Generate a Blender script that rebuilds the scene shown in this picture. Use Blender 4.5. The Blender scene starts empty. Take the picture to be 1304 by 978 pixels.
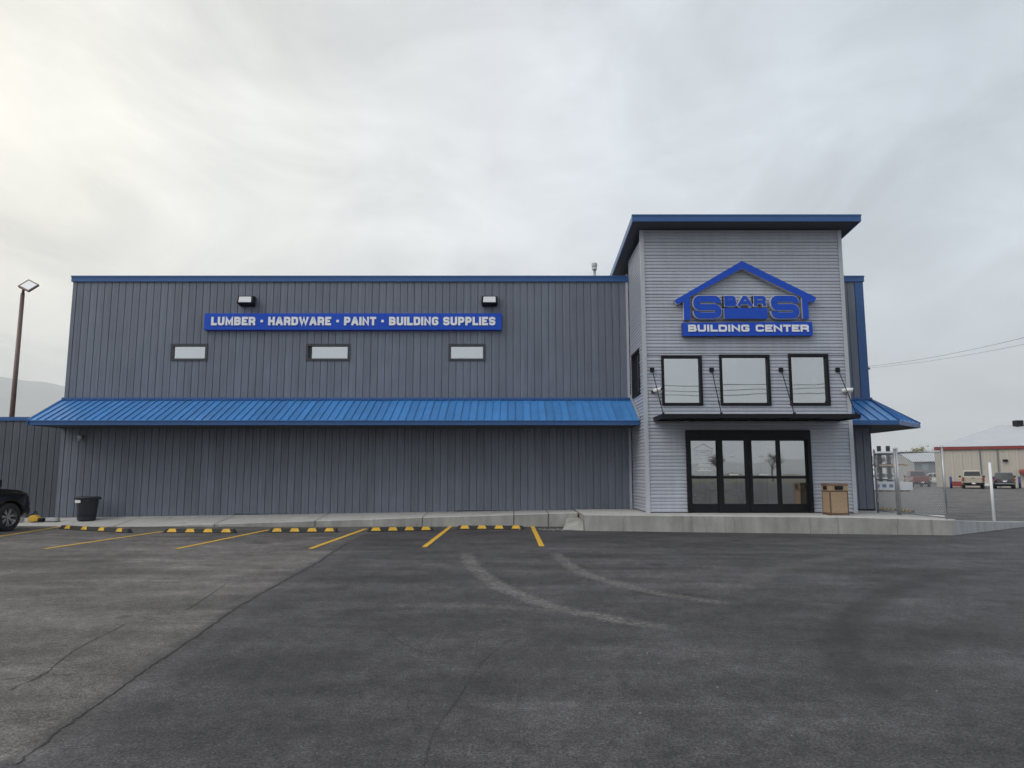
import bpy, bmesh, math, random
import numpy as np
from mathutils import Vector, Matrix, noise as mnoise
random.seed(7)
R = math.radians
SC = bpy.context.scene
COL = SC.collection

# ------------------------------------------------------------------ camera
F, PITCH, H = 905.0, math.atan(115/905.0), 1.5
cam = bpy.data.cameras.new('camera')
cam.sensor_width = 36.0
cam.lens = 36.0*F/1304.0
cam.clip_start, cam.clip_end = 0.1, 30000
co = bpy.data.objects.new('camera', cam)
COL.objects.link(co)
co.location = (0, 0, H)
co.rotation_euler = (math.pi/2+PITCH, 0, 0)
SC.camera = co

# ------------------------------------------------------------------ sky, sun, exposure
SUN = Vector((-0.62, -0.40, 0.68)).normalized()
GLOW = Vector((-0.90, 0.40, 0.10)).normalized()   # thin cloud low on the left lets most light through
world = bpy.data.worlds.new('World'); SC.world = world; world.use_nodes = True
nt = world.node_tree; nt.nodes.clear()
def wn(t, **k):
    n = nt.nodes.new(t)
    for a, b in k.items(): setattr(n, a, b)
    return n
wl = nt.links.new
wout = wn('ShaderNodeOutputWorld'); wbg = wn('ShaderNodeBackground'); wbg.inputs['Strength'].default_value = 0.1
sky = wn('ShaderNodeTexSky', sky_type='NISHITA'); sky.sun_disc = False
sky.sun_elevation = math.asin(SUN.z); sky.sun_rotation = math.atan2(SUN.x, SUN.y)
tc = wn('ShaderNodeTexCoord')
sep = wn('ShaderNodeSeparateXYZ'); wl(tc.outputs['Generated'], sep.inputs[0])
def wm(op, a, b=None, clamp=False):
    n = wn('ShaderNodeMath', operation=op); n.use_clamp = clamp
    for i, v in enumerate((a, b)):
        if v is None: continue
        if isinstance(v, (int, float)): n.inputs[i].default_value = v
        else: wl(v, n.inputs[i])
    return n.outputs[0]
# the cloud deck is a sheet overhead: project the view direction on it
den = wm('ADD', wm('ABSOLUTE', sep.outputs[2]), 0.16)
cx, cy = wm('DIVIDE', sep.outputs[0], den), wm('DIVIDE', sep.outputs[1], den)
cmb = wn('ShaderNodeCombineXYZ'); wl(cx, cmb.inputs[0]); wl(cy, cmb.inputs[1])
def wnoise(scale, detail, rough, loc, sc, dist=0.0):
    mp = wn('ShaderNodeMapping'); mp.inputs['Location'].default_value = loc; mp.inputs['Scale'].default_value = sc
    mp.inputs['Rotation'].default_value = (0, 0, R(-28))
    wl(cmb.outputs[0], mp.inputs['Vector'])
    n = wn('ShaderNodeTexNoise'); n.inputs['Scale'].default_value = scale; n.inputs['Detail'].default_value = detail
    n.inputs['Roughness'].default_value = rough; n.inputs['Distortion'].default_value = dist
    wl(mp.outputs[0], n.inputs['Vector']); return n.outputs['Fac']
n1 = wnoise(0.62, 8, 0.56, (3.1, 0.7, 0), (1.15, 1, 1), 0.9)
n2 = wnoise(1.7, 8, 0.58, (7.3, 2.0, 4), (1.2, .85, 1), 0.8)
def wramp(fac, stops):
    r = wn('ShaderNodeValToRGB'); wl(fac, r.inputs[0])
    el = r.color_ramp.elements
    while len(el) < len(stops): el.new(0.5)
    for e, (p, c) in zip(el, stops): e.position = p; e.color = (*c, 1)
    return r.outputs[0]
dot = wn('ShaderNodeVectorMath', operation='DOT_PRODUCT'); wl(tc.outputs['Generated'], dot.inputs[0]); dot.inputs[1].default_value = GLOW
sunf = wm('MULTIPLY_ADD', dot.outputs['Value'], 0.5); nt.nodes[-1].inputs[2].default_value = 0.5
cloudcol = wramp(sunf, [(0.0, (6.8, 7.1, 7.4)), (0.45, (5.4, 5.95, 6.5)), (0.60, (6.3, 6.75, 7.15)), (0.72, (7.2, 7.4, 7.5)), (0.86, (8.4, 8.2, 7.5)), (1.0, (11.0, 10.0, 7.8))])
mod = wm('ADD', wm('MULTIPLY', n1, 1.0), wm('MULTIPLY', n2, 1.0))
modr = wm('ADD', mod, 0.0)
vs = wn('ShaderNodeVectorMath', operation='SCALE'); wl(cloudcol, vs.inputs[0]); wl(modr, vs.inputs['Scale'])
wmix = wn('ShaderNodeMixRGB'); wmix.inputs[0].default_value = 0.88
wl(sky.outputs[0], wmix.inputs[1]); wl(vs.outputs[0], wmix.inputs[2])
wl(wmix.outputs[0], wbg.inputs['Color']); wl(wbg.outputs[0], wout.inputs['Surface'])

sl = bpy.data.lights.new('sun', 'SUN'); sl.energy = 1.5; sl.angle = R(40); sl.color = (1, 0.95, 0.88)
so = bpy.data.objects.new('sun', sl); COL.objects.link(so); so.location = (-40, -20, 40)
so.rotation_euler = SUN.to_track_quat('Z', 'Y').to_euler()
SC.view_settings.view_transform = 'Standard'; SC.view_settings.look = 'None'
SC.view_settings.exposure = 0.36; SC.view_settings.gamma = 1.0
SC.cycles.use_denoising = True
SC.cycles.max_bounces = 8; SC.cycles.volume_bounces = 2

# ------------------------------------------------------------------ helpers
cp, sp = math.cos(PITCH), math.sin(PITCH)
def ray(px, py):
    u = (px-652)/F; v = (489-py)/F; d = cp-v*sp
    return u/d, (v*cp+sp)/d
def gp(px, py, z=0.0):
    a, b = ray(px, py); d = (z-H)/b
    return Vector((a*d, d, z))
def at(px, py, d):
    a, b = ray(px, py); return Vector((a*d, d, H+b*d))

class MB:
    def __init__(s): s.v = []; s.f = []; s.m = []
    def add(s, vs, fs, mi=0):
        o = len(s.v); s.v += [tuple(v) for v in vs]
        for f in fs: s.f.append([o+i for i in f]); s.m.append(mi)
        return s
    def box(s, x0, x1, y0, y1, z0, z1, mi=0):
        return s.add([(x0,y0,z0),(x1,y0,z0),(x1,y1,z0),(x0,y1,z0),(x0,y0,z1),(x1,y0,z1),(x1,y1,z1),(x0,y1,z1)],
            [(0,3,2,1),(4,5,6,7),(0,1,5,4),(1,2,6,5),(2,3,7,6),(3,0,4,7)], mi)
    def hexa(s, p, mi=0):   # 8 points, bottom ring then top ring, ccw from above
        return s.add(p, [(0,3,2,1),(4,5,6,7),(0,1,5,4),(1,2,6,5),(2,3,7,6),(3,0,4,7)], mi)
    def prism(s, poly, off, mi=0):   # poly: 3d loop, off: vector
        n = len(poly); off = Vector(off)
        a = [Vector(p) for p in poly]; b = [p+off for p in a]
        return s.add(a+b, [tuple(range(n-1,-1,-1)), tuple(range(n, 2*n))]+[(i,(i+1)%n,n+(i+1)%n,n+i) for i in range(n)], mi)
    def tube(s, pts, r, n=6, cap=True, mi=0):
        pts = [Vector(p) for p in pts]; rings = []
        rs = r if isinstance(r, (list, tuple)) else [r]*len(pts)
        for i, p in enumerate(pts):
            d = (pts[min(i+1,len(pts)-1)]-pts[max(i-1,0)]).normalized()
            up = Vector((0,0,1)) if abs(d.z) < .9 else Vector((1,0,0))
            a = d.cross(up).normalized(); b = d.cross(a).normalized()
            rings.append([p+a*rs[i]*math.cos(2*math.pi*k/n)+b*rs[i]*math.sin(2*math.pi*k/n) for k in range(n)])
        vs = [v for rg in rings for v in rg]; fs = []
        for i in range(len(pts)-1):
            for k in range(n):
                fs.append((i*n+k, i*n+(k+1)%n, (i+1)*n+(k+1)%n, (i+1)*n+k))
        if cap: fs += [tuple(range(n-1,-1,-1)), tuple((len(pts)-1)*n+k for k in range(n))]
        return s.add(vs, fs, mi)
    def lathe(s, prof, c, axis='z', n=24, mi=0):   # prof [(r,h)]
        vs = []; fs = []; c = Vector(c)
        for r, h in prof:
            for k in range(n):
                a = 2*math.pi*k/n; x, y = r*math.cos(a), r*math.sin(a)
                vs.append(c+(Vector((x,y,h)) if axis == 'z' else Vector((h,x,y)) if axis == 'x' else Vector((x,h,y))))
        for i in range(len(prof)-1):
            for k in range(n): fs.append((i*n+k, i*n+(k+1)%n, (i+1)*n+(k+1)%n, (i+1)*n+k))
        return s.add(vs, fs, mi)
    def mesh(s, name, mats, smooth=False, org=(0,0,0)):
        me = bpy.data.meshes.new(name); o = Vector(org)
        me.from_pydata([tuple(Vector(v)-o) for v in s.v], [], s.f)
        for m in (mats if isinstance(mats, (list, tuple)) else [mats]): me.materials.append(m)
        me.polygons.foreach_set('material_index', s.m)
        me.validate(); me.update()
        bm = bmesh.new(); bm.from_mesh(me); bmesh.ops.recalc_face_normals(bm, faces=bm.faces); bm.to_mesh(me); bm.free()
        if smooth: me.polygons.foreach_set('use_smooth', [True]*len(me.polygons))
        return me
    def build(s, name, mats, parent=None, smooth=False, bevel=0, org=None, local=False):
        base = Vector((0,0,0)) if local else worg(parent)
        me = s.mesh(name, mats, smooth, base if org is None else org)
        o = bpy.data.objects.new(name, me); COL.objects.link(o)
        if org is not None: o.location = Vector(org)-base
        o.parent = parent
        if bevel:
            b = o.modifiers.new('bevel', 'BEVEL'); b.width = bevel; b.segments = 2; b.limit_method = 'ANGLE'; b.angle_limit = R(38)
        return o
def worg(o):
    p = Vector((0,0,0))
    while o: p = p+o.location; o = o.parent
    return p
def piece(name, me, loc, parent, rotz=0):
    o = bpy.data.objects.new(name, me); COL.objects.link(o); o.parent = parent
    o.location = Vector(loc)-worg(parent); o.rotation_euler = (0,0,rotz); return o
def tag(o, label, cat, group=None):
    o['label'] = label; o['category'] = cat
    if group: o['group'] = group
    return o
def thing(name, label, cat, loc=(0,0,0), rotz=0, group=None):
    o = bpy.data.objects.new(name, None); COL.objects.link(o); o.location = loc; o.rotation_euler = (0,0,rotz)
    o.empty_display_size = .2
    return tag(o, label, cat, group)
def struct(o, kind='structure'): o['kind'] = kind; return o

# ------------------------------------------------------------------ materials
def mat(name, col, rough=.6, metal=0.0, var=0.0, vscale=3.0, bump=0.0, bscale=40.0, streak=0.0, spec=.5, coat=0.0, per_obj=0.0, fine=0.0):
    m = bpy.data.materials.new(name); m.use_nodes = True
    t = m.node_tree; b = t.nodes['Principled BSDF']; L = t.links.new
    b.inputs['Base Color'].default_value = (*col, 1); b.inputs['Roughness'].default_value = rough
    b.inputs['Metallic'].default_value = metal; b.inputs['Specular IOR Level'].default_value = spec
    b.inputs['Coat Weight'].default_value = coat
    geo = t.nodes.new('ShaderNodeNewGeometry')
    facs = []
    def nz(scale, vec=None, detail=5, rgh=.6):
        n = t.nodes.new('ShaderNodeTexNoise'); n.inputs['Scale'].default_value = scale; n.inputs['Detail'].default_value = detail
        n.inputs['Roughness'].default_value = rgh
        L(vec or geo.outputs['Position'], n.inputs['Vector']); return n.outputs['Fac']
    def mp(fac, amt):
        r = t.nodes.new('ShaderNodeMapRange'); L(fac, r.inputs['Value'])
        r.inputs['From Min'].default_value = .25; r.inputs['From Max'].default_value = .75
        r.inputs['To Min'].default_value = 1-amt; r.inputs['To Max'].default_value = 1+amt; return r.outputs[0]
    if var: facs.append(mp(nz(vscale), var))
    if fine: facs.append(mp(nz(vscale*14, detail=3), fine))
    if streak:
        mpn = t.nodes.new('ShaderNodeMapping'); mpn.inputs['Scale'].default_value = (6, 6, .35); L(geo.outputs['Position'], mpn.inputs['Vector'])
        facs.append(mp(nz(1.5, mpn.outputs[0], 6), streak))
    if per_obj:
        oi = t.nodes.new('ShaderNodeObjectInfo'); r = t.nodes.new('ShaderNodeMapRange'); L(oi.outputs['Random'], r.inputs['Value'])
        r.inputs['To Min'].default_value = 1-per_obj; r.inputs['To Max'].default_value = 1+per_obj; facs.append(r.outputs[0])
    if facs:
        f = facs[0]
        for g in facs[1:]:
            q = t.nodes.new('ShaderNodeMath'); q.operation = 'MULTIPLY'; L(f, q.inputs[0]); L(g, q.inputs[1]); f = q.outputs[0]
        s = t.nodes.new('ShaderNodeVectorMath'); s.operation = 'SCALE'; s.inputs[0].default_value = col; L(f, s.inputs['Scale'])
        L(s.outputs[0], b.inputs['Base Color'])
    if bump:
        bp = t.nodes.new('ShaderNodeBump'); bp.inputs['Strength'].default_value = bump; bp.inputs['Distance'].default_value = .02
        L(nz(bscale), bp.inputs['Height']); L(bp.outputs[0], b.inputs['Normal'])
    return m
def glassmat(name, refl, tint=(.75,.8,.8), gcol=(.9,.93,.95)):
    m = bpy.data.materials.new(name); m.use_nodes = True; t = m.node_tree; t.nodes.clear(); L = t.links.new
    o = t.nodes.new('ShaderNodeOutputMaterial'); mx = t.nodes.new('ShaderNodeMixShader')
    tr = t.nodes.new('ShaderNodeBsdfTransparent'); tr.inputs[0].default_value = (*tint, 1)
    gl = t.nodes.new('ShaderNodeBsdfGlossy'); gl.inputs['Roughness'].default_value = .015; gl.inputs['Color'].default_value = (*gcol, 1)
    fr = t.nodes.new('ShaderNodeFresnel'); fr.inputs[0].default_value = 1.5
    ad = t.nodes.new('ShaderNodeMath'); ad.operation = 'ADD'; ad.use_clamp = True; ad.inputs[1].default_value = refl
    geo = t.nodes.new('ShaderNodeNewGeometry'); n = t.nodes.new('ShaderNodeTexNoise'); n.inputs['Scale'].default_value = .9; n.inputs['Detail'].default_value = 1
    L(geo.outputs['Position'], n.inputs['Vector'])
    bp = t.nodes.new('ShaderNodeBump'); bp.inputs['Strength'].default_value = .12; bp.inputs['Distance'].default_value = .02
    L(n.outputs['Fac'], bp.inputs['Height']); L(bp.outputs[0], gl.inputs['Normal'])
    L(fr.outputs[0], ad.inputs[0]); L(ad.outputs[0], mx.inputs[0]); L(tr.outputs[0], mx.inputs[1]); L(gl.outputs[0], mx.inputs[2]); L(mx.outputs[0], o.inputs[0])
    return m
M = {}
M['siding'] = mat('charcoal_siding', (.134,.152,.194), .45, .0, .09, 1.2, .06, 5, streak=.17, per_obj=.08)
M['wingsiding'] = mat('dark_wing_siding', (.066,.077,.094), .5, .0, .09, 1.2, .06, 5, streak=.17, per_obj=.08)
M['tower'] = mat('grey_ribbed_siding', (.40,.425,.485), .42, .0, .06, 1.0, .05, 6, streak=.09, per_obj=.03)
M['trimgrey'] = mat('grey_trim', (.42,.44,.49), .45, 0, .05, 2)
M['endflash'] = mat('pale_flashing', (.42,.43,.44), .4, .2, .06, 3)
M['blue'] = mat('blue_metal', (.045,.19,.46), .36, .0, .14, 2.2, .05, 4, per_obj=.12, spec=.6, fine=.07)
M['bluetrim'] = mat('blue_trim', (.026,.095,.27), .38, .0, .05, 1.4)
M['soffit'] = mat('dark_soffit', (.06,.065,.075), .6, 0, .08, 2)
M['wallcore'] = mat('wall_core', (.05,.053,.06), .8)
M['towercore'] = mat('tower_core', (.12,.125,.14), .8)
M['black'] = mat('black_frame', (.009,.010,.013), .5, 0, .1, 5, spec=.2)
M['winframe'] = mat('dark_window_frame', (.035,.038,.045), .45, 0, .1, 5)
M['glass_up'] = glassmat('upper_glass', .54)
M['glass_sm'] = glassmat('small_window_glass', .62)
M['glass_door'] = glassmat('door_glass', .48, (.74,.78,.78))
M['signblue'] = mat('sign_blue', (.016,.078,.50), .5, 0, .03, 2, spec=.2)
M['signedge'] = mat('sign_return', (.52,.53,.55), .45, 0)
M['signdark'] = mat('sign_return_blue', (.02,.04,.17), .5)
M['white'] = mat('white_letter', (.80,.81,.82), .5)
M['decal'] = mat('white_decal', (.75,.77,.78), .6)
M['drywall'] = mat('pale_interior', (.62,.60,.57), .8, 0, .04, 1)
M['interior'] = mat('dim_interior', (.16,.16,.16), .8, 0, .2, 2)
M['intfloor'] = mat('interior_floor', (.2,.19,.18), .4, 0, .2, 3)
M['roofmem'] = mat('roof_membrane', (.35,.35,.35), .8)
M['galv'] = mat('galvanised_steel', (.42,.44,.46), .42, .75, .12, 8)
M['wire'] = mat('fence_wire', (.36,.38,.40), .5, .3)
M['lampwhite'] = mat('lamp_lens', (.72,.74,.76), .25, 0, .03, 4)
M['polebrown'] = mat('brown_pole', (.13,.085,.075), .5, .1, .1, 6)
M['yellow'] = mat('yellow_paint', (.62,.37,.03), .6, 0, .22, 9, fine=.25)
M['rubber'] = mat('black_rubber', (.022,.022,.024), .75, 0, .2, 9)
M['navyplastic'] = mat('navy_plastic', (.018,.024,.036), .42, 0, .08, 4)
M['brownframe'] = mat('brown_bin_frame', (.13,.075,.05), .5, 0, .1, 6)
M['tanstone'] = mat('tan_aggregate', (.33,.235,.15), .8, 0, .12, 12, .5, 90, fine=.35)
M['carblack'] = mat('black_car_paint', (.008,.009,.011), .22, 0, .05, 3, coat=.8)
M['cartan'] = mat('pale_gold_car_paint', (.42,.38,.31), .3, .3, .03, 3, coat=.6)
M['carred'] = mat('dark_red_car_paint', (.16,.03,.03), .35, .1, .05, 3, coat=.5)
M['carwhite'] = mat('white_car_paint', (.62,.63,.64), .3, 0, .04, 3, coat=.5)
M['cargrey'] = mat('grey_car_paint', (.10,.11,.12), .3, .2, .04, 3, coat=.5)
M['carglass'] = mat('car_window', (.012,.014,.017), .08, 0, spec=.8)
M['tyre'] = mat('tyre', (.018,.018,.019), .8, 0, .1, 20)
M['rim'] = mat('alloy_rim', (.55,.56,.58), .3, .85, .05, 10)
M['chrome'] = mat('chrome', (.65,.66,.68), .15, .95)
M['taillight'] = mat('tail_light', (.30,.012,.012), .25, coat=.5)
M['headlight'] = mat('head_light', (.6,.62,.65), .15, .2, coat=.5)
M['beige'] = mat('beige_metal_wall', (.45,.42,.37), .6, 0, .04, .6, streak=.06, per_obj=.03)
M['redtrim'] = mat('red_trim', (.24,.035,.035), .5, 0, .05, 1)
M['paleroof'] = mat('pale_roof', (.43,.45,.48), .55, 0, .05, .5)
M['slate'] = mat('slate_blue_wall', (.13,.16,.19), .6, 0, .08, .6)
M['lightwall'] = mat('light_grey_wall', (.38,.39,.39), .6, 0, .06, .6)
M['pane'] = mat('pale_pane', (.25,.29,.33), .2, 0)
M['wood'] = mat('lumber', (.42,.30,.17), .75, 0, .15, 4)
M['wrap'] = mat('white_wrap', (.62,.66,.70), .5, 0, .08, 3)
M['wrapblue'] = mat('blue_print', (.05,.10,.30), .5)
M['racksteel'] = mat('rack_steel', (.02,.025,.04), .5, .2)
M['orange'] = mat('orange_cover', (.36,.10,.04), .6, 0, .1, 2)
M['bark'] = mat('bark', (.09,.075,.06), .9, 0, .2, 8)
M['twig'] = mat('bare_twigs', (.13,.105,.085), .9, 0, .2, 2)
M['oliveleaf'] = mat('olive_leaves', (.17,.165,.06), .8, 0, .25, 1.5)
M['woodpole'] = mat('weathered_pole', (.14,.11,.085), .9, 0, .2, 4)
M['cable'] = mat('cable', (.05,.05,.055), .7)
M['crack'] = mat('crack_fill', (.034,.032,.032), .9, 0, .35, 6, .6, 60)
M['hairline'] = mat('hairline_crack', (.044,.042,.042), .9, 0, .3, 6)
M['fadedline'] = mat('faded_line', (.19,.185,.18), .8, 0, .3, 3, fine=.3)
M['stone'] = mat('small_stones', (.24,.23,.22), .9, 0, .3, 30)
M['hill'] = mat('hill_scrub', (.22,.22,.20), .95, 0, .3, .004)
M['shelf_yellow'] = mat('yellow_goods', (.45,.32,.05), .6, 0, .3, 6)
M['shelf_grey'] = mat('shelf_metal', (.12,.12,.13), .5)
M['shelf_box'] = mat('cardboard_goods', (.28,.2,.12), .8, 0, .3, 6)

# concrete: cast slab with stains, pores and pour lines
def concrete(name, col, stain):
    m = mat(name, col, .85, 0, 0)
    t = m.node_tree; L = t.links.new; b = t.nodes['Principled BSDF']; geo = t.nodes.new('ShaderNodeNewGeometry')
    def nz(scale, sc=(1,1,1), d=6, r=.6):
        mpn = t.nodes.new('ShaderNodeMapping'); mpn.inputs['Scale'].default_value = sc; L(geo.outputs['Position'], mpn.inputs['Vector'])
        n = t.nodes.new('ShaderNodeTexNoise'); n.inputs['Scale'].default_value = scale; n.inputs['Detail'].default_value = d; n.inputs['Roughness'].default_value = r
        L(mpn.outputs[0], n.inputs['Vector']); return n.outputs['Fac']
    def rng(f, a, c, lo, hi):
        r = t.nodes.new('ShaderNodeMapRange'); L(f, r.inputs['Value'])
        for k, v in zip(('From Min','From Max','To Min','To Max'), (a, c, lo, hi)): r.inputs[k].default_value = v
        return r.outputs[0]
    fs = [rng(nz(.9), .3, .7, 1-stain, 1+stain*.6), rng(nz(3.5, (1,1,.25)), .35, .62, 1-stain*.9, 1.04), rng(nz(60, d=3), .3, .7, .88, 1.1), rng(nz(2.1, (2.2,1,.12), 4, .5), .28, .40, .72, 1.0)]
    f = fs[0]
    for g in fs[1:]:
        q = t.nodes.new('ShaderNodeMath'); q.operation = 'MULTIPLY'; L(f, q.inputs[0]); L(g, q.inputs[1]); f = q.outputs[0]
    s = t.nodes.new('ShaderNodeVectorMath'); s.operation = 'SCALE'; s.inputs[0].default_value = col; L(f, s.inputs['Scale']); L(s.outputs[0], b.inputs['Base Color'])
    bp = t.nodes.new('ShaderNodeBump'); bp.inputs['Strength'].default_value = .4; bp.inputs['Distance'].default_value = .01; L(nz(35), bp.inputs['Height']); L(bp.outputs[0], b.inputs['Normal'])
    return m
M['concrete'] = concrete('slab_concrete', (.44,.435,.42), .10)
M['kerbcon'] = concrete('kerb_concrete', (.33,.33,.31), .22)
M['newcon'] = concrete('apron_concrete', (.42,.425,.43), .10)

# asphalt: R = old paving, G = pale scuff, B = dark scuff, A = field beyond the lots
def asphalt():
    m = bpy.data.materials.new('asphalt'); m.use_nodes = True; t = m.node_tree; L = t.links.new; b = t.nodes['Principled BSDF']
    geo = t.nodes.new('ShaderNodeNewGeometry'); P = geo.outputs['Position']
    def N(ty, **k):
        n = t.nodes.new(ty)
        for a, c in k.items(): setattr(n, a, c)
        return n
    def nz(scale, d=6, r=.6, sc=None, rot=0, dist=0):
        v = P
        if sc:
            q = N('ShaderNodeMapping'); q.inputs['Scale'].default_value = sc; q.inputs['Rotation'].default_value = (0,0,rot); L(P, q.inputs['Vector']); v = q.outputs[0]
        n = N('ShaderNodeTexNoise'); n.inputs['Scale'].default_value = scale; n.inputs['Detail'].default_value = d; n.inputs['Roughness'].default_value = r; n.inputs['Distortion'].default_value = dist
        L(v, n.inputs['Vector']); return n.outputs['Fac']
    def rng(f, a, c, lo, hi):
        r = N('ShaderNodeMapRange'); L(f, r.inputs['Value'])
        for k, v in zip(('From Min','From Max','To Min','To Max'), (a, c, lo, hi)): r.inputs[k].default_value = v
        return r.outputs[0]
    def mul(a, c):
        q = N('ShaderNodeMath', operation='MULTIPLY')
        for i, v in enumerate((a, c)):
            if isinstance(v, (int, float)): q.inputs[i].default_value = v
            else: L(v, q.inputs[i])
        return q.outputs[0]
    def mix(f, a, c):
        q = N('ShaderNodeMixRGB')
        if isinstance(f, (int, float)): q.inputs[0].default_value = f
        else: L(f, q.inputs[0])
        for i, v in ((1, a), (2, c)):
            if isinstance(v, tuple): q.inputs[i].default_value = (*v, 1)
            else: L(v, q.inputs[i])
        return q.outputs[0]
    at_ = N('ShaderNodeAttribute', attribute_name='wear'); sp_ = N('ShaderNodeSeparateColor'); L(at_.outputs['Color'], sp_.inputs[0])
    old, pale, dark = sp_.outputs[0], sp_.outputs[1], sp_.outputs[2]
    base = mix(old, (.053,.051,.055), (.092,.086,.083))
    var = mul(rng(nz(.35, 5, .55, (1,1.8,1), .5), .3, .7, .62, 1.36), rng(nz(1.6, 7, .7), .3, .7, .70, 1.30))
    # dusty bands dragged along by traffic
    var = mul(var, rng(nz(.55, 6, .6, (.5,2.6,1), .45, .6), .45, .72, .95, 1.38))
    var = mul(var, rng(nz(6.5, 5, .7), .3, .7, .72, 1.32)); var = mul(var, rng(nz(19, 4, .75), .3, .7, .62, 1.42))
    patch = rng(nz(.8, 6, .62, (1,2.2,1), .35, .8), .50, .68, 0, 1)
    var = mul(var, rng(mul(patch, old), 0, 1, 1, 1.45))
    grit = nz(62, 4, .75); var = mul(var, rng(grit, .34, .66, .18, 2.1))
    vo = N('ShaderNodeTexVoronoi'); vo.inputs['Scale'].default_value = 60; L(P, vo.inputs['Vector'])
    wn_ = N('ShaderNodeTexWhiteNoise'); L(vo.outputs['Position'], wn_.inputs['Vector'])
    chip = rng(wn_.outputs['Value'], .86, 1.0, 0, .75); chip = mul(chip, rng(vo.outputs['Distance'], .15, .45, 1, 0))
    s = N('ShaderNodeVectorMath', operation='SCALE'); L(base, s.inputs[0]); L(var, s.inputs['Scale'])
    c = mix(chip, s.outputs[0], (.20,.19,.185))
    scuff = mul(pale, mul(rng(nz(17, 5, .8), .42, .58, .0, 1.0), rng(nz(2.6, 5, .6), .36, .58, .35, 1.0))); c = mix(mul(scuff, .95), c, (.22,.21,.195))
    scuff2 = mul(dark, rng(nz(14, 4, .7), .30, .62, .35, 1.0)); c = mix(mul(scuff2, .8), c, (.025,.024,.026))
    c = mix(at_.outputs['Alpha'], c, mix(nz(.02, 6), (.10,.09,.06), (.17,.15,.10)))
    L(c, b.inputs['Base Color'])
    b.inputs['Specular IOR Level'].default_value = .35
    L(rng(nz(1.1, 5), .3, .7, .62, .85), b.inputs['Roughness'])
    bp = N('ShaderNodeBump'); bp.inputs['Strength'].default_value = .9; bp.inputs['Distance'].default_value = .016; L(grit, bp.inputs['Height'])
    bp2 = N('ShaderNodeBump'); bp2.inputs['Strength'].default_value = .25; bp2.inputs['Distance'].default_value = .05; L(nz(2.2, 5), bp2.inputs['Height']); L(bp.outputs[0], bp2.inputs['Normal'])
    L(bp2.outputs[0], b.inputs['Normal'])
    return m
M['asphalt'] = asphalt()

# ------------------------------------------------------------------ ground
def spline(pts, n=14):
    pts = [Vector(p) for p in pts]; out = []
    P = [pts[0]*2-pts[1]]+pts+[pts[-1]*2-pts[-2]]
    for i in range(1, len(P)-2):
        a, b, c, d = P[i-1], P[i], P[i+1], P[i+2]
        for k in range(n):
            t = k/n
            out.append(.5*((2*b)+(c-a)*t+(2*a-5*b+4*c-d)*t*t+(3*b-a-3*c+d)*t**3))
    out.append(pts[-1]); return out
seam_px = [(20,974),(101,913),(172,863),(197,845),(248,812),(304,773),(354,744),(405,716),(440,693),(466,681)]
seam = [gp(*p) for p in seam_px]
def outward(lo, hi, far, step):   # fine between lo and hi, growing beyond
    c = list(np.arange(lo, hi+1e-6, step)); s = step; x = hi; up = []
    while x < far: s *= 1.35; x += s; up.append(x)
    s = step; x = lo; dn = []
    while x > -far: s *= 1.35; x -= s; dn.append(x)
    return np.array(dn[::-1]+c+up)
gx, gy = outward(-15, 16, 9500, .065), outward(3, 22, 9500, .065)
X, Y = np.meshgrid(gx, gy); nx, ny = len(gx), len(gy)
Z = np.zeros_like(X)
V = np.stack([X, Y, Z], -1).reshape(-1, 3).astype(np.float32)
idx = np.arange(nx*ny).reshape(ny, nx)
Q = np.stack([idx[:-1,:-1], idx[:-1,1:], idx[1:,1:], idx[1:,:-1]], -1).reshape(-1, 4)
me = bpy.data.meshes.new('asphalt_ground')
me.vertices.add(len(V)); me.vertices.foreach_set('co', V.ravel())
me.loops.add(Q.size); me.loops.foreach_set('vertex_index', Q.ravel().astype(np.int32))
me.polygons.add(len(Q)); me.polygons.foreach_set('loop_start', np.arange(0, Q.size, 4, dtype=np.int32))
me.update(calc_edges=True)
sy = np.array([p.y for p in seam]); sx = np.array([p.x for p in seam])
seamx = np.interp(Y, sy, sx, left=sx[0]-(sx[1]-sx[0])/(sy[1]-sy[0])*0-.3, right=sx[-1])
old = np.clip((seamx-X)/.25+.5, 0, 1)
def near(pts, spread=1.0):
    lo = np.min([[p.x, p.y] for p in pts], 0)-spread; hi = np.max([[p.x, p.y] for p in pts], 0)+spread
    m = (X > lo[0])&(X < hi[0])&(Y > lo[1])&(Y < hi[1])
    xs, ys = X[m], Y[m]; best = np.full(xs.shape, 9.0); par = np.zeros(xs.shape); sgn = np.zeros(xs.shape)
    tot = len(pts)-1
    for i in range(tot):
        a, b = pts[i], pts[i+1]; dx, dy = b.x-a.x, b.y-a.y; l2 = dx*dx+dy*dy+1e-9
        t = np.clip(((xs-a.x)*dx+(ys-a.y)*dy)/l2, 0, 1)
        ex, ey = xs-a.x-t*dx, ys-a.y-t*dy; d = np.hypot(ex, ey); u = d < best
        best[u] = d[u]; par[u] = (i+t[u])/tot; sgn[u] = np.sign(ex*dy-ey*dx)[u]
    return m, best*sgn, par
pale = np.zeros_like(X); dark = np.zeros_like(X)
def track(px, wid, amt, target, ribs=False, fade=(0, 1)):
    m, d, t = near(spline([gp(*p) for p in px]))
    w = np.clip((wid-np.abs(d))/(wid*(.25 if ribs else .6)), 0, 1)
    w = w*np.clip(t/.04, 0, 1)*np.clip((1-t)/.15, 0, 1)*amt*(1+(fade[1]-1)*t)
    target[m] = np.maximum(target[m], w)
track([(594,703),(603,722),(640,748),(700,771),(770,786),(890,806)], .14, 1.0, pale, True)
track([(705,703),(735,726),(790,744),(860,759),(950,771)], .13, .85, pale, True)
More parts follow.
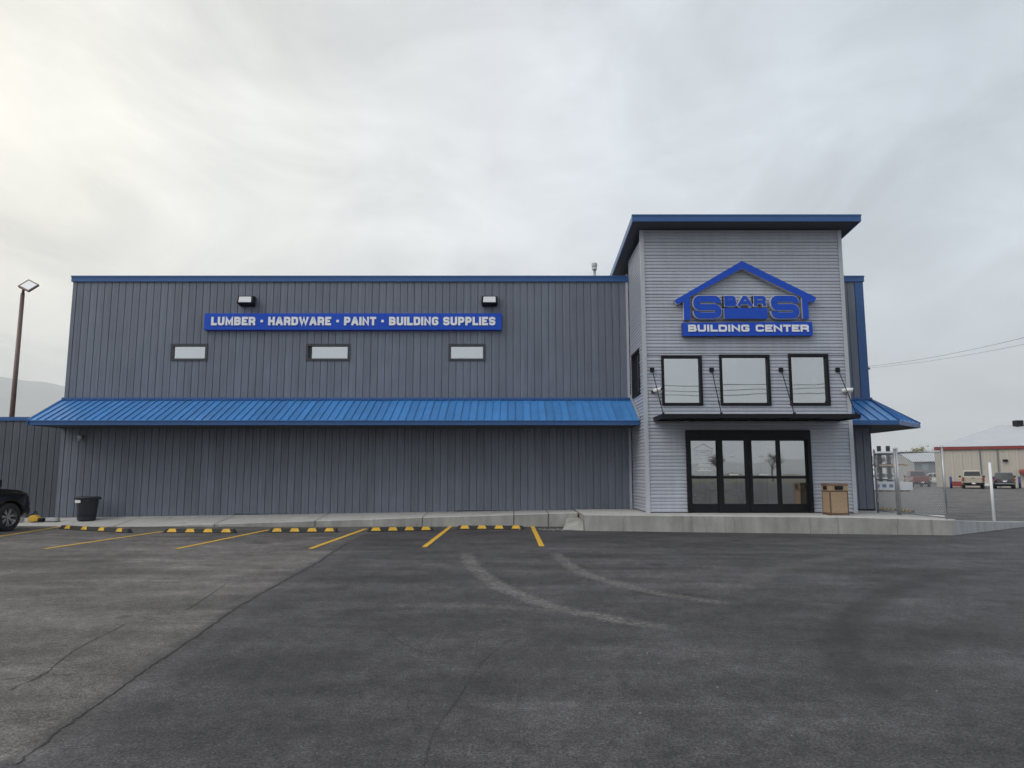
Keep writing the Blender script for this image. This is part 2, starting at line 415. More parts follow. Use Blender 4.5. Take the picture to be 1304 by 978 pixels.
track([(480,772),(600,771),(680,776),(770,789)], .16, .4, pale, False)
track([(395,776),(450,773),(520,772)], .14, .35, pale, False)
track([(1230,728),(1150,747),(1096,777),(1074,812),(1082,850),(1120,880)], .26, 1.0, dark)
track([(1160,748),(1104,777),(1083,812),(1094,850)], .10, .8, dark)
track([(1304,775),(1220,800),(1130,840),(1060,900)], .35, .45, dark, False)
track([(560,960),(600,880),(690,830),(800,800)], .5, .45, dark, False)
track([(300,880),(420,830),(520,800),(640,780)], .6, .35, dark, False)
track([(900,760),(1010,720),(1120,700)], .3, .3, pale, False)
track([(330,720),(400,706),(470,700)], .5, .5, pale, False)
track([(180,760),(260,735),(330,712)], .45, .4, pale, False)
track([(60,800),(120,790),(180,775)], .5, .3, pale, False)
track(seam_px, .10, .55, dark); track([(a+b*12, c) for (a, c), b in zip(seam_px, [1]*9+[.3])], .22, .25, pale)
rs = np.random.RandomState(5)
for _ in range(26):   # oil drips where cars stand
    bx, by, br = rs.uniform(-11, 10), rs.uniform(6, 18.5), rs.uniform(.05, .28)
    dark = np.maximum(dark, rs.uniform(.4, .9)*np.clip(1.3-np.hypot(X-bx, (Y-by)*.8)/br, 0, 1))
# freshly sealed, darker strip along the kerbs
fresh = np.clip((Y-16.2)/1.2, 0, 1)*np.clip((23-Y)/1, 0, 1)*np.clip((X+9)/1.5, 0, 1)*np.clip((16-X)/2, 0, 1)
dark = np.maximum(dark, .45*fresh)
field = np.clip((np.hypot(X-20, Y-40)-110)/20, 0, 1)
far_lot = (X > 13)&(Y > 22); old = np.where(far_lot, .85, old)
old = np.where(Y < 2.5, .3, old)
A = np.stack([old, pale, dark, field], -1).reshape(-1, 4).astype(np.float32)
ca = me.color_attributes.new('wear', 'FLOAT_COLOR', 'POINT'); ca.data.foreach_set('color', A.ravel())
me.materials.append(M['asphalt'])
ground = bpy.data.objects.new('asphalt_ground', me); COL.objects.link(ground); struct(ground)

def ribbon(pts, w0, w1, jit, mname, name, z=.004, sub=6):
    p = spline(pts, sub); vs = []; fs = []
    rnd = random.Random(len(pts)*31+int(pts[0].x*10))
    for i, q in enumerate(p):
        d = (p[min(i+1, len(p)-1)]-p[max(i-1, 0)]); d.z = 0; d.normalize(); s = Vector((-d.y, d.x, 0))
        t = i/(len(p)-1); w = (w0+(w1-w0)*t)*(.55+.9*rnd.random()); off = s*(rnd.random()-.5)*jit
        vs += [q+off+s*w/2+Vector((0,0,z)), q+off-s*w/2+Vector((0,0,z))]
    fs = [(2*i, 2*i+1, 2*i+3, 2*i+2) for i in range(len(p)-1)]
    return MB().add(vs, fs).build(name, M[mname], ground)
ribbon(seam, .010, .030, .03, 'crack', 'crack', sub=14)
for px, w in (([(0,735),(30,728),(56,720)], .018), ([(10,880),(56,858),(101,825),(162,794)], .012), ([(0,866),(60,861),(101,859),(167,863)], .008),
              ([(541,975),(552,935),(577,898),(617,840),(662,808)], .007), ([(486,800),(520,824),(557,836)], .009), ([(235,778),(258,764),(290,742)], .012)):
    ribbon([gp(*p) for p in px], w*.7, w*.7, .022, 'hairline', 'crack', z=.005, sub=12)
# painted stall lines
for i, (a, b) in enumerate((((-30,688),(101,667)), ((57,699),(207,677)), ((225,699),(342,675)), ((395,699),(466,673.5)), ((540,697),(574,670.5)), ((690,696),(678,670.5)))):
    A_, B_ = gp(*a), gp(*b); d = (B_-A_).normalized(); s = Vector((d.y, -d.x, 0))*.055; n = 24; vs = []; rnd = random.Random(i)
    for k in range(n+1):
        q = A_.lerp(B_, k/n)+Vector((0,0,.006)); vs += [q+s*(1+.12*(rnd.random()-.5)), q-s*(1+.12*(rnd.random()-.5))]
    MB().add(vs, [(2*k,2*k+1,2*k+3,2*k+2) for k in range(n)]).build('parking_line', M['yellow'], ground)

# faded stall lines in the far yard
for a, b in (((1216,652),(1304,656)), ((1168,627),(1204,628)), ((1212,634),(1300,636))):
    A_, B_ = gp(*a), gp(*b); d = (B_-A_).normalized(); s = Vector((d.y, -d.x, 0))*.06; z_ = Vector((0,0,.006))
    MB().add([A_+s+z_, A_-s+z_, B_-s+z_, B_+s+z_], [(0,1,2,3)]).build('parking_line', M['fadedline'], ground)

# ------------------------------------------------------------------ concrete: sidewalk, entrance platform, apron
T, W = 20.1, 22.45           # fronts of the tower and of the main wall
TX0, TX1 = 3.766, 9.617      # tower
BX0, BX1 = -14.22, 11.35     # store
PZ = .43
def walk_front(x): return max(.012, min(.40, .012+(x+10.6)*.031))
def walk_back(x): return .17+(x+14)*.0147 if x < 3 else .42
m = MB(); xs = np.linspace(-17.5, 1.9, 66); vs = []
for x in xs:
    yf = 20.9 if x > -12.2 else 20.9+(-12.2-x)*.12
    h = walk_front(x)
    vs += [(x, yf, -.05), (x, yf+.004, h-.012), (x, yf+.02, h), (x, W+.05, walk_back(x)), (x, W+.05, -.05)]
fs = []
for i in range(len(xs)-1):
    for k in range(4): fs.append((i*5+k, (i+1)*5+k, (i+1)*5+k+1, i*5+k+1))
m.add(vs, fs); m.f += [[0,1,2,3,4], [len(vs)-5+k for k in range(5)]]; m.m += [0, 0]
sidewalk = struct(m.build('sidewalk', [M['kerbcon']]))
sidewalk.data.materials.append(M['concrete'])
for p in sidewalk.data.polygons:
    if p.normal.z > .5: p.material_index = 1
# joints across the sidewalk
for x in (-11.5, -8.6, -5.7, -2.6, .05, 1.05):
    q = MB(); h = walk_front(x)
    q.add([(x-.008,20.894,0),(x+.008,20.894,0),(x+.014,20.894,h),(x-.006,20.894,h),(x+.01,W,walk_back(x)+.004),(x-.006,W,walk_back(x)+.004),(x+.014,20.92,h+.004),(x-.006,20.92,h+.004)], [(0,1,2,3),(3,2,6,7),(7,6,4,5)])
    q.build('joint', M['crack'], sidewalk)
# platform, its front edge swings out a little to the right
PF0, PF1 = Vector((1.95, 19.35, 0)), Vector((10.92, 17.92, 0))
poly = [PF0, PF0.lerp(PF1, (8.5-1.95)/(10.92-1.95)), PF1, Vector((11.15, 18.15, 0)), Vector((11.34, 22.4, 0)), Vector((8.5, 22.4, 0)), Vector((1.95, 22.4, 0))]
m = MB(); n = len(poly)
ring0 = [Vector((p.x, p.y, -.05)) for p in poly]; pz = lambda x: PZ-max(0, x-8.5)*.02
ring1 = [Vector((p.x, p.y, pz(p.x)-.02)) for p in poly]
cen = sum(poly, Vector())/n; ring2 = [Vector((p.x, p.y, pz(p.x)))+(cen-p).normalized()*.02 for p in poly]
m.add(ring0+ring1, [(i,(i+1)%n,n+(i+1)%n,n+i) for i in range(n)], 0)
m.add(ring1+ring2, [(i,(i+1)%n,n+(i+1)%n,n+i) for i in range(n)], 1); m.add(ring2, [(0,1,5,6), (1,2,3,4,5)], 1)
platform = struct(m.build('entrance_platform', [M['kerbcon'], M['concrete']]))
rnd = random.Random(4)
for t in (.115, .345, .425, .63, .86):
    p = PF0.lerp(PF1, t); d = (PF1-PF0).normalized(); nrm = Vector((d.y, -d.x, 0))
    q = MB(); w = .0025 if t != .86 else .004; vs = []
    for k in range(7):
        z = .42*k/6; o = (rnd.random()-.5)*.05
        c = p+nrm*.004+d*o; vs += [c-d*w+Vector((0,0,z)), c+d*w+Vector((0,0,z))]
    q.add(vs, [(2*k,2*k+1,2*k+3,2*k+2) for k in range(6)]); q.build('hairline_crack', M['crack'], platform)
# broken lower block where platform and sidewalk meet
m = MB(); c = gp(748, 674.5)
m.hexa([(1.35,19.7,-.02),(1.94,19.42,-.02),(1.94,20.9,-.02),(1.5,20.9,-.02),(1.5,19.95,.17),(1.94,19.6,.24),(1.94,20.9,.27),(1.58,20.9,.25)])
struct(m.build('kerb_block', M['kerbcon'], bevel=.03))
# sloping apron that runs off to the yard on the right
m = MB(); a0, a1 = Vector((10.93, 17.93, 0)), Vector((16.6, 22.2, 0)); N_ = 20; vs = []
dd = (a1-a0).normalized(); nn = Vector((-dd.y, dd.x, 0))
for k in range(N_+1):
    t = k/N_; p = a0.lerp(a1, t); h = PZ-.065-(PZ-.095)*t**.9
    vs += [p+Vector((0,0,-.05)), p+Vector((0,0,h)), p+nn*.5+Vector((0,0,h)), p+nn*.52+Vector((0,0,-.05))]
m.add(vs, [(4*k+j, 4*k+4+j, 4*k+5+j, 4*k+1+j) for k in range(N_) for j in range(3)]+[(0,1,2,3), tuple(4*N_+j for j in range(4))])
struct(m.build('concrete_apron', M['newcon']))

# ------------------------------------------------------------------ the store
store = thing('store_building', 'long charcoal metal-sided store with blue roof trim and a taller grey entrance tower', 'store', ((BX0+BX1)/2, W, 0))
def holes_grid(x0, x1, z0, z1, holes):
    xs = sorted({x0, x1, *[v for h in holes for v in h[:2]]}); zs = sorted({z0, z1, *[v for h in holes for v in h[2:]]})
    solid = lambda a, b: not any(h[0] <= a < h[1] and h[2] <= b < h[3] for h in holes)
    return xs, zs, [[solid((xs[i]+xs[i+1])/2, (zs[j]+zs[j+1])/2) for j in range(len(zs)-1)] for i in range(len(xs)-1)]
def wall(m, fn, x0, x1, z0, z1, holes, th, mi=0):   # fn(a, depth, z) -> point; th: thickness into the building
    xs, zs, S = holes_grid(x0, x1, z0, z1, holes)
    for i in range(len(xs)-1):
        for j in range(len(zs)-1):
            if not S[i][j]: continue
            a, b, c, d = xs[i], xs[i+1], zs[j], zs[j+1]
            m.add([fn(a,0,c),fn(b,0,c),fn(b,0,d),fn(a,0,d)], [(0,1,2,3)], mi); m.add([fn(a,th,c),fn(b,th,c),fn(b,th,d),fn(a,th,d)], [(3,2,1,0)], mi)
            for (u, v, e0, e1) in ((i-1,j,(a,c),(a,d)), (i+1,j,(b,c),(b,d)), (i,j-1,(a,c),(b,c)), (i,j+1,(a,d),(b,d))):
                if not (0 <= u < len(xs)-1 and 0 <= v < len(zs)-1 and S[u][v]):
                    m.add([fn(e0[0],0,e0[1]),fn(e1[0],0,e1[1]),fn(e1[0],th,e1[1]),fn(e0[0],th,e0[1])], [(0,1,2,3)], mi)
front = lambda y: (lambda a, d, z: (a, y+d, z))
small = [(-10.90,-9.74,5.13,5.62), (-6.42,-5.27,5.13,5.62), (-2.03,-.88,5.13,5.62)]
m = MB(); wall(m, front(W+.035), BX0+.01, TX0, .05, 7.80, small, .18)
wall(m, front(W+.035), TX1, BX1-.01, .05, 7.80, [], .18)
m.box(BX0+.01, BX0+.2, W+.22, 40, .05, 7.8); m.box(BX1-.2, BX1-.01, W+.22, 40, .05, 7.8); m.box(BX0+.2, BX1-.2, 39.8, 40, .05, 7.8)
swall = m.build('wall', M['wallcore'], store)
MB().box(BX0+.2, BX1-.2, W+.22, 39.8, 7.3, 7.45).build('flat_roof', M['roofmem'], store)
# --- upright siding panels, each a sheet folded back at its two joints
PW = .229
panel_cache = {}
def panel_mesh(h, w=PW):
    key = (round(h, 3), round(w, 3))
    if key not in panel_cache:
        g = .011; pr = [(0.0,.024),(g*.6,.024),(g,.002),(w*.46,.0),(w*.5,-.004),(w*.54,0),(w-g,.002),(w-g*.6,.024),(w,.024)]
        m = MB(); vs = [(x,y,0) for x,y in pr]+[(x,y,h) for x,y in pr]; n = len(pr)
        m.add(vs, [(i,i+1,n+i+1,n+i) for i in range(n-1)]); panel_cache[key] = m.mesh('siding_panel', M['siding'])
    return panel_cache[key]
def panels(x0, x1, z0f, z1, holes, parent, y):
    n = round((x1-x0)/PW); w = (x1-x0)/n
    for i in range(n):
        a = x0+i*w; z0 = z0f(a+w/2); segs = [(z0, z1)]
        for h in holes:
            if a < h[1]-.02 and a+w > h[0]+.02: segs = [(z0, h[2]), (h[3], z1)]
        for s in segs: piece('siding_panel', panel_mesh(s[1]-s[0], w), (a, y, s[0]), parent)
def snap(h, x0, x1):   # widen a hole to whole panels; the frame's flashing covers the rest
    n = round((x1-x0)/PW); w = (x1-x0)/n
    return (x0+math.floor((h[0]-x0)/w+.25)*w, x0+math.ceil((h[1]-x0)/w-.25)*w, h[2]-.01, h[3]+.01)
sm2 = [snap(h, BX0+.12, TX0-.08) for h in small]
panels(BX0+.12, TX0-.08, lambda x: 3.84, 7.69, sm2, swall, W)
panels(BX0+.12, TX0-.08, lambda x: round(walk_back(x), 1)-.02, 2.97, [], swall, W)
panels(TX1+.02, BX1-.25, lambda x: 3.84, 7.72, [], swall, W); panels(TX1+.02, BX1-.05, lambda x: PZ, 2.97, [], swall, W)
MB().box(BX0, BX0+.12, W-.012, W+.03, .1, 7.69).build('corner_trim', M['siding'], swall)
MB().box(TX0-.09, TX0-.012, W-.02, W+.03, .43, 7.69).build('corner_trim', M['trimgrey'], swall)
MB().box(BX1-.25, BX1+.02, W-.015, W+.03, 3.86, 7.72).build('corner_trim', M['bluetrim'], swall)
MB().box(BX1+.0, BX1+.022, W+.032, W+.3, 3.86, 7.72).build('corner_trim', M['bluetrim'], swall)
for a, b in ((BX0-.05, TX0-.012), (TX1+.012, BX1+.05)):
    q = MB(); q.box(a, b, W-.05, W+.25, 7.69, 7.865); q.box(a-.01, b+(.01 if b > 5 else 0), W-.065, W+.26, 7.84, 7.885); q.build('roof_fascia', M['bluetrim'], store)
MB().box(BX1-.2, BX1+.05, W+.26, 40, 7.69, 7.865).build('roof_fascia', M['bluetrim'], store)
MB().box(BX0-.05, BX0+.2, W+.26, 40, 7.69, 7.865).build('roof_fascia', M['bluetrim'], store)
# --- small windows
def window(holes, fn, parent, fr, fm, gm, y, deep=.05, lab=None, sill=False):
    x0, x1, z0, z1 = holes
    q = MB(); 
    for b in ((x0, x1, z0, z0+fr), (x0, x1, z1-fr, z1), (x0, x0+fr, z0+fr, z1-fr), (x1-fr, x1, z0+fr, z1-fr)):
        p = [fn(b[0],-.025,b[2]),fn(b[1],-.025,b[2]),fn(b[1],.10,b[2]),fn(b[0],.10,b[2])]
        r = [fn(b[0],-.025,b[3]),fn(b[1],-.025,b[3]),fn(b[1],.10,b[3]),fn(b[0],.10,b[3])]
        q.hexa(p+r)
    w = q.build('window', M[fm], parent)
    g = MB(); g.add([fn(x0+fr,deep,z0+fr),fn(x1-fr,deep,z0+fr),fn(x1-fr,deep,z1-fr),fn(x0+fr,deep,z1-fr)], [(0,1,2,3)])
    pn = g.build('pane', M[gm], w); return w
for h in sm2: 
    hh = (h[0]-.02, h[1]+.02, 5.10, 5.65); window(hh, front(W), store, .075, 'winframe', 'glass_sm', W, .05)
    m = MB(); m.box(h[0]-.2, h[1]+.2, W+.9, W+.95, 4.7, 6.2); m.build('blind', M['drywall'], store)

# --- sloping blue canopy along the front
EY, EZ0, EZ1, CZ = 20.885, 2.94, 3.08, 3.85
def seam_panel(a0, a1, b0, b1):   # a: eave points, b: top points
    up = Vector((0,0,1)); q = MB(); wv = (a1-a0); tv = (b1-b0); o = .012; r = .035
    lo = [a0, a0+wv*.05, a0+wv*.055+up*0, a1]; 
    q.hexa([a0-up*.02, a1-up*.02, b1-up*.02, b0-up*.02, a0, a1, b1, b0])
    q.hexa([a0+up*.001, a0+wv.normalized()*.022+up*.001, b0+wv.normalized()*min(.022, tv.length*.3+.002)+up*.001, b0+up*.001, a0+up*r, a0+wv.normalized()*.018+up*r, b0+wv.normalized()*min(.018, tv.length*.3+.002)+up*r, b0+up*r])
    return q
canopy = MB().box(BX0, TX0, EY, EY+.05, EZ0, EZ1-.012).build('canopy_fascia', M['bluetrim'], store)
q = MB(); q.prism([(BX0+.02, EY+.06, EZ0+.01), (BX0+.02, W-.01, EZ0+.01), (BX0+.02, W-.01, CZ-.045), (BX0+.02, EY+.06, EZ1-.045)], (TX0-BX0-.04, 0, 0)); q.build('canopy_soffit', M['soffit'], store)
n = 78; w = (TX0-BX0)/n
pm = None
for i in range(n):
    if pm is None:
        q = seam_panel(Vector((0,-.03,EZ1-CZ)), Vector((w,-.03,EZ1-CZ)), Vector((0,W-EY,0)), Vector((w,W-EY,0))); pm = q.mesh('roof_panel', M['blue'])
    piece('roof_panel', pm, (BX0+i*w, EY, CZ), canopy)
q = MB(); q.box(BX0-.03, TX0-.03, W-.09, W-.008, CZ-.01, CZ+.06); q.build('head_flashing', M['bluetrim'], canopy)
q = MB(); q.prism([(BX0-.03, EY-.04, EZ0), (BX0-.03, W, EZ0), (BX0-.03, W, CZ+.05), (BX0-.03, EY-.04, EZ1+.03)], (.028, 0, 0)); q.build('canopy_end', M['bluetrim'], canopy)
q = MB(); q.prism([(TX0-.035, EY-.02, EZ1+.02), (TX0-.035, W-.1, CZ+.02), (TX0-.035, W-.1, CZ+.13), (TX0-.035, EY-.02, EZ1+.13)], (.03, 0, 0)); q.build('end_flashing', M['endflash'], canopy)
# --- canopy right of the tower wrapping the corner
A_, B_, C_ = Vector((BX1+.05, EY, EZ1)), Vector((BX1+1.56, W, EZ1)), Vector((BX1+.01, W-.01, CZ))
D_ = Vector((BX1+1.56, 34, EZ1)); E_ = Vector((BX1+.01, 34, CZ)); S_ = Vector((TX1+.01, EY, EZ1)); S2 = Vector((TX1+.01, W-.01, CZ))
dz = Vector((0,0,.13))
q = MB(); 
for a, b in ((S_, A_), (A_, B_), (B_, D_)):
    t = (b-a).normalized(); nn = Vector((t.y, -t.x, 0))*.03
    q.hexa([a-dz, b-dz, b-dz-nn, a-dz-nn, a-Vector((0,0,.012)), b-Vector((0,0,.012)), b-nn-Vector((0,0,.012)), a-nn-Vector((0,0,.012))])
canopy2 = q.build('canopy_fascia', M['bluetrim'], store)
q = MB(); z = Vector((0,0,EZ0+.02)); fl = lambda p: Vector((p.x, p.y, EZ0+.02))
q.add([fl(S_), fl(A_), fl(B_), fl(D_), fl(E_), fl(C_), fl(S2)], [(6,5,1,0),(5,2,1),(5,4,3,2)]); q.build('canopy_soffit', M['soffit'], store)
def facet(a0, a1, b0, b1, n):
    for i in range(n):
        q = seam_panel(a0.lerp(a1, i/n), a0.lerp(a1, (i+1)/n), b0.lerp(b1, i/n), b0.lerp(b1, (i+1)/n)); q.build('roof_panel', M['blue'], canopy2)
facet(S_, A_, S2, C_, 6); facet(A_, B_, C_+Vector((.001,0,0)), C_+Vector((.012,.012,0)), 5); facet(B_, D_, C_+Vector((.02,.02,0)), E_, 24)
q = MB(); q.tube([A_+Vector((0,0,.02)), C_+Vector((0,0,.03))], .028, 5); q.tube([B_+Vector((0,0,.02)), C_+Vector((.01,.01,.03))], .028, 5); q.build('hip_cap', M['bluetrim'], canopy2)
MB().box(TX1+.02, BX1+.05, W-.09, W-.018, CZ-.01, CZ+.06).build('head_flashing', M['bluetrim'], canopy2)

# ------------------------------------------------------------------ entrance tower (part of the store)
door = (4.90, 8.41, PZ, 2.73)
ups = [(4.28,5.42,3.45,4.87), (5.94,7.36,3.45,4.89), (7.92,9.04,3.45,4.91)]
side = (20.78, 22.02, 3.85, 5.2)
RS = -.092                           # roof falls to the back
def rz(y): return 8.605+(y-T)*RS
m = MB(); TB = 27.0
wall(m, front(T+.035), TX0+.03, TX1-.03, PZ, 8.56, [door]+ups, .15)
sidefn = lambda a, d, z: (TX0+.035+d, a, z)
wall(m, sidefn, T+.19, W+.03, PZ, 8.35, [side], .15)
m.box(TX1-.18, TX1-.035, T+.19, TB, PZ, 7.95); m.box(TX0+.035, TX0+.18, W+.04, TB, 3.2, 7.95); m.box(TX0+.18, TX1-.18, TB-.15, TB, 3.2, 7.95)
tower = m.build('entrance_tower', M['towercore'], store)
CH = .389
q4 = [(0,.006),(.04,.034),(.16,.030),(.215,.010),(.27,.010),(.30,.026),(.41,.026),(.455,.010),(.52,.010),(.55,.026),(.66,.026),(.705,.010),(.77,.010),(.80,.026),(.95,.026),(.985,.006)]
def prof(z0, z1, base):
    pts = [z0, z1]; k = math.floor((z0-base)/CH)
    ts = []
    for c in range(int(k)-1, int(k)+3):
        for t, d in q4: ts.append((base+(c+t)*CH, d))
    zs = np.array([a for a, _ in ts]); ds = np.array([b for _, b in ts])
    out = [(z0, float(np.interp(z0, zs, ds)))]+[(a, b) for a, b in ts if z0+1e-4 < a < z1-1e-4]+[(z1, float(np.interp(z1, zs, ds)))]
    return out
def ribbed(fn, x0, x1, z0, z1, holes, topf=None):
    cs = [z0+i*CH for i in range(int((z1-z0)/CH)+1)]+[z1]
    zb = sorted({round(v, 4) for v in cs+[h[2] for h in holes]+[h[3] for h in holes] if z0 <= v <= z1})
    for a, b in zip(zb[:-1], zb[1:]):
        if b-a < .02: continue
        iv = [(x0, x1)]
        for h in holes:
            if h[2] < (a+b)/2 < h[3]:
                iv = [s for u, v in iv for s in ((u, min(v, h[0])), (max(u, h[1]), v)) if s[1]-s[0] > .02]
        pr = prof(a, b, z0)
        for u, v in iv:
            m = MB(); n = len(pr); m.add([fn(u,.035-d,z) for z, d in pr]+[fn(v,.035-d,z) for z, d in pr], [(i, n+i, n+i+1, i+1) for i in range(n-1)])
            m.build('siding_board', M['tower'], tower)
ribbed(front(T), TX0+.09, TX1-.09, PZ+.02, 8.60, [door]+ups)
ribbed(lambda a, d, z: (TX0+d, a, z), T+.09, W-.02, PZ+.02, 8.36, [side])
ribbed(lambda a, d, z: (TX0+d, a, z), W+.27, TB, 7.9, 8.05, [])
for (x0, x1, y0, y1, z1) in ((TX0-.022, TX0+.095, T-.012, T+.09, 8.6), (TX1-.095, TX1+.02, T-.012, T+.09, 8.6)):
    q = MB(); q.box(x0, x1, y0, y0+.012, PZ, z1); q.box(x0 if x0 < 5 else x1-.012, x0+.012 if x0 < 5 else x1, y0+.012, y1, PZ, z1); q.build('corner_trim', M['trimgrey'], tower)
MB().box(TX1-.03, TX1+.006, T+.09, W, PZ, 8.35).build('side_cladding', M['tower'], tower)
# roof of the tower
rx0, rx1, ry0, ry1 = 3.43, 9.955, 19.51, 27.6
def rt(y): return 8.845+(y-ry0)*RS
q = MB(); q.hexa([(rx0+.03,ry0+.03,rt(ry0)-.17),(rx1-.03,ry0+.03,rt(ry0)-.17),(rx1-.03,ry1,rt(ry1)-.17),(rx0+.03,ry1,rt(ry1)-.17),(rx0+.03,ry0+.03,rt(ry0)-.01),(rx1-.03,ry0+.03,rt(ry0)-.01),(rx1-.03,ry1,rt(ry1)-.01),(rx0+.03,ry1,rt(ry1)-.01)])
roof = q.build('tower_roof', M['soffit'], store)
q = MB(); q.box(rx0, rx1, ry0, ry0+.028, rt(ry0)-.19, rt(ry0)-.03); q.box(rx0-.012, rx1+.012, ry0-.014, ry0+.06, rt(ry0)-.028, rt(ry0)+.012); q.build('front_fascia', M['bluetrim'], roof)
for x in (rx0, rx1-.028):
    q = MB(); a, b = ry0+.03, ry1; q.hexa([(x,a,rt(a)-.19),(x+.028,a,rt(a)-.19),(x+.028,b,rt(b)-.19),(x,b,rt(b)-.19),(x,a,rt(a)+.01),(x+.028,a,rt(a)+.01),(x+.028,b,rt(b)+.01),(x,b,rt(b)+.01)])
    q.build('side_fascia', M['bluetrim'], roof)
# windows of the tower
for h in ups: window((h[0]-.01, h[1]+.01, h[2]-.01, h[3]+.01), front(T), tower, .075, 'black', 'glass_up', T, .06)
window((side[0]-.01, side[1]+.01, side[2]-.01, side[3]+.01), lambda a, d, z: (TX0+d, a, z), tower, .07, 'black', 'glass_up', 0, .06)
MB().box(TX0-.002, TX0+.05, 21.36, 21.42, 3.92, 5.13).build('mullion', M['black'], tower)
# door set: frame, two fixed lites, two sliding leaves
q = MB(); dx0, dx1 = door[0], door[1]
q.box(dx0, dx1, T-.05, T+.14, 2.46, 2.74); q.box(dx0, dx0+.10, T-.05, T+.14, PZ+.003, 2.46); q.box(dx1-.10, dx1, T-.05, T+.14, PZ+.003, 2.46)
q.box(6.55, 6.72, T-.075, T-.05, 2.62, 2.66)
dframe = q.build('entrance_door', M['black'], store)
leaves = [(dx0+.10, dx0+.95, .0), (dx0+.88, dx0+1.745, -.045), (dx0+1.755, dx0+2.64, -.045), (dx0+2.57, dx1-.10, .0)]
panes = [(5.05,5.755), (5.93,6.535), (6.75,7.43), (7.57,8.26)]
for (a, b, off), (g0, g1) in zip(leaves, panes):
    y0, y1 = T+.03+off, T+.07+off
    q = MB(); q.box(a, g0, y0, y1, PZ+.01, 2.46); q.box(g1, b, y0, y1, PZ+.01, 2.46); q.box(g0, g1, y0, y1, 2.44, 2.46); q.box(g0, g1, y0, y1, 1.38, 1.455); q.box(g0, g1, y0, y1, PZ+.01, .68)
    q.build('door_leaf', M['black'], dframe)
    for z0, z1 in ((.68, 1.38), (1.455, 2.44)):
        p = MB(); p.add([(g0,y0+.02,z0),(g1,y0+.02,z0),(g1,y0+.02,z1),(g0,y0+.02,z1)], [(0,1,2,3)]); p.build('pane', M['glass_door'], dframe)
def strip(x0, x1, z0, z1, y, parent, name='decal', mname='decal'):
    q = MB(); q.box(x0, x1, y-.003, y, z0, z1); return q.build(name, M[mname], parent)
yd = T+.03-.045+.015; yl = T+.03+.015
for a in (6.19, 7.02): strip(a-.06, a+.09, 1.96, 2.02, yd, dframe, 'sticker')
for a in (6.10, 6.94): strip(a, a+.26, 1.475, 1.51, yd, dframe, 'sticker')
# small house mark and lines of print on the first lite
def line_xz(m, pts, w, y0, y1):
    for p, r in zip(pts[:-1], pts[1:]):
        a, b = Vector((p[0],0,p[1])), Vector((r[0],0,r[1])); d = (b-a).normalized(); nn = Vector((-d.z,0,d.x))*w/2
        m.prism([a+nn+Vector((0,y0,0)), b+nn+Vector((0,y0,0)), b-nn+Vector((0,y0,0)), a-nn+Vector((0,y0,0))], (0,y1-y0,0))
q = MB(); line_xz(q, [(5.12,2.19),(5.40,2.355),(5.69,2.19)], .022, yl-.004, yl-.001); line_xz(q, [(5.17,2.19),(5.17,2.07)], .02, yl-.003, yl); line_xz(q, [(5.64,2.19),(5.64,2.07)], .02, yl-.003, yl)
q.box(5.20,5.30,yl-.003,yl,2.10,2.125); q.box(5.20,5.30,yl-.003,yl,2.15,2.175); q.box(5.33,5.48,yl-.003,yl,2.10,2.135); q.box(5.33,5.48,yl-.003,yl,2.155,2.175); q.box(5.51,5.61,yl-.003,yl,2.10,2.125); q.box(5.51,5.61,yl-.003,yl,2.15,2.175); q.box(5.17,5.65,yl-.003,yl,2.02,2.05)
q.build('house_decal', M['decal'], dframe)
for k, (z, w) in enumerate(((1.93,.46),(1.82,.40),(1.755,.33),(1.715,.38),(1.64,.24),(1.595,.39))): strip(5.41-w/2, 5.41+w/2, z, z+.028, yl, dframe, 'print_line')
# interior behind the glass
q = MB(); q.box(TX0+.19, TX1-.19, T+.19, 33, PZ-.1, PZ-.005); q.build('interior_floor', M['intfloor'], store)
q = MB(); q.box(TX0+.19, TX1-.19, T+.19, 26.8, 3.12, 3.3); q.build('upper_floor', M['drywall'], store)
q = MB(); q.box(-4, TX1-.19, 33, 33.2, PZ, 3.1); q.build('interior_wall', M['interior'], store)
q = MB(); q.box(TX0+.19, TX1-.19, 23.6, 23.7, 3.31, 7.9); q.box(TX0+.19, TX1-.19, T+.19, 23.6, 6.0, 6.1); q.build('interior_wall', M['drywall'], store)
for x0, x1, y, z1 in ((4.62,4.98,21.1,4.35), (6.02,6.42,21.3,4.3), (6.9,7.24,21.0,4.2), (5.28,5.5,21.4,4.3)):
    MB().box(x0, x1, y, y+.06, 3.31, z1).build('interior_panel', M['drywall'], store)
MB().box(8.82, 8.9, 20.6, 20.66, 3.6, 4.9).build('interior_panel', M['lampwhite'], store)

def shelf(x0, x1, y, lab, seed):
    rnd = random.Random(seed); t = thing('display_shelf', lab, 'shelf', ((x0+x1)/2, y, PZ), group='shelves seen through the doors')
    for x in (x0, x1-.04): MB().box(x, x+.04, y, y+.5, PZ, PZ+1.5).build('upright', M['shelf_grey'], t)
    for z in (.15, .55, .95, 1.35): MB().box(x0+.04, x1-.04, y, y+.5, PZ+z, PZ+z+.03).build('shelf_board', M['shelf_grey'], t)
    for z in (.18, .58, .98):
        x = x0+.06
        while x < x1-.3:
            w_ = rnd.uniform(.14, .3); MB().box(x, x+w_*.92, y+.03, y+.4, PZ+z+.002, PZ+z+rnd.uniform(.16, .32)).build('carton', M[rnd.choice(['shelf_yellow','shelf_box','shelf_yellow','drywall','redtrim'])], t); x += w_
shelf(5.0, 6.1, 22.3, 'stocked shelf with yellow goods behind the left door lite', 1); shelf(6.2, 7.3, 22.6, 'stocked shelf behind the middle sliding doors', 2)
MB().box(7.75, 9.3, 21.6, 21.7, PZ, 2.4).build('interior_panel', M['drywall'], store)

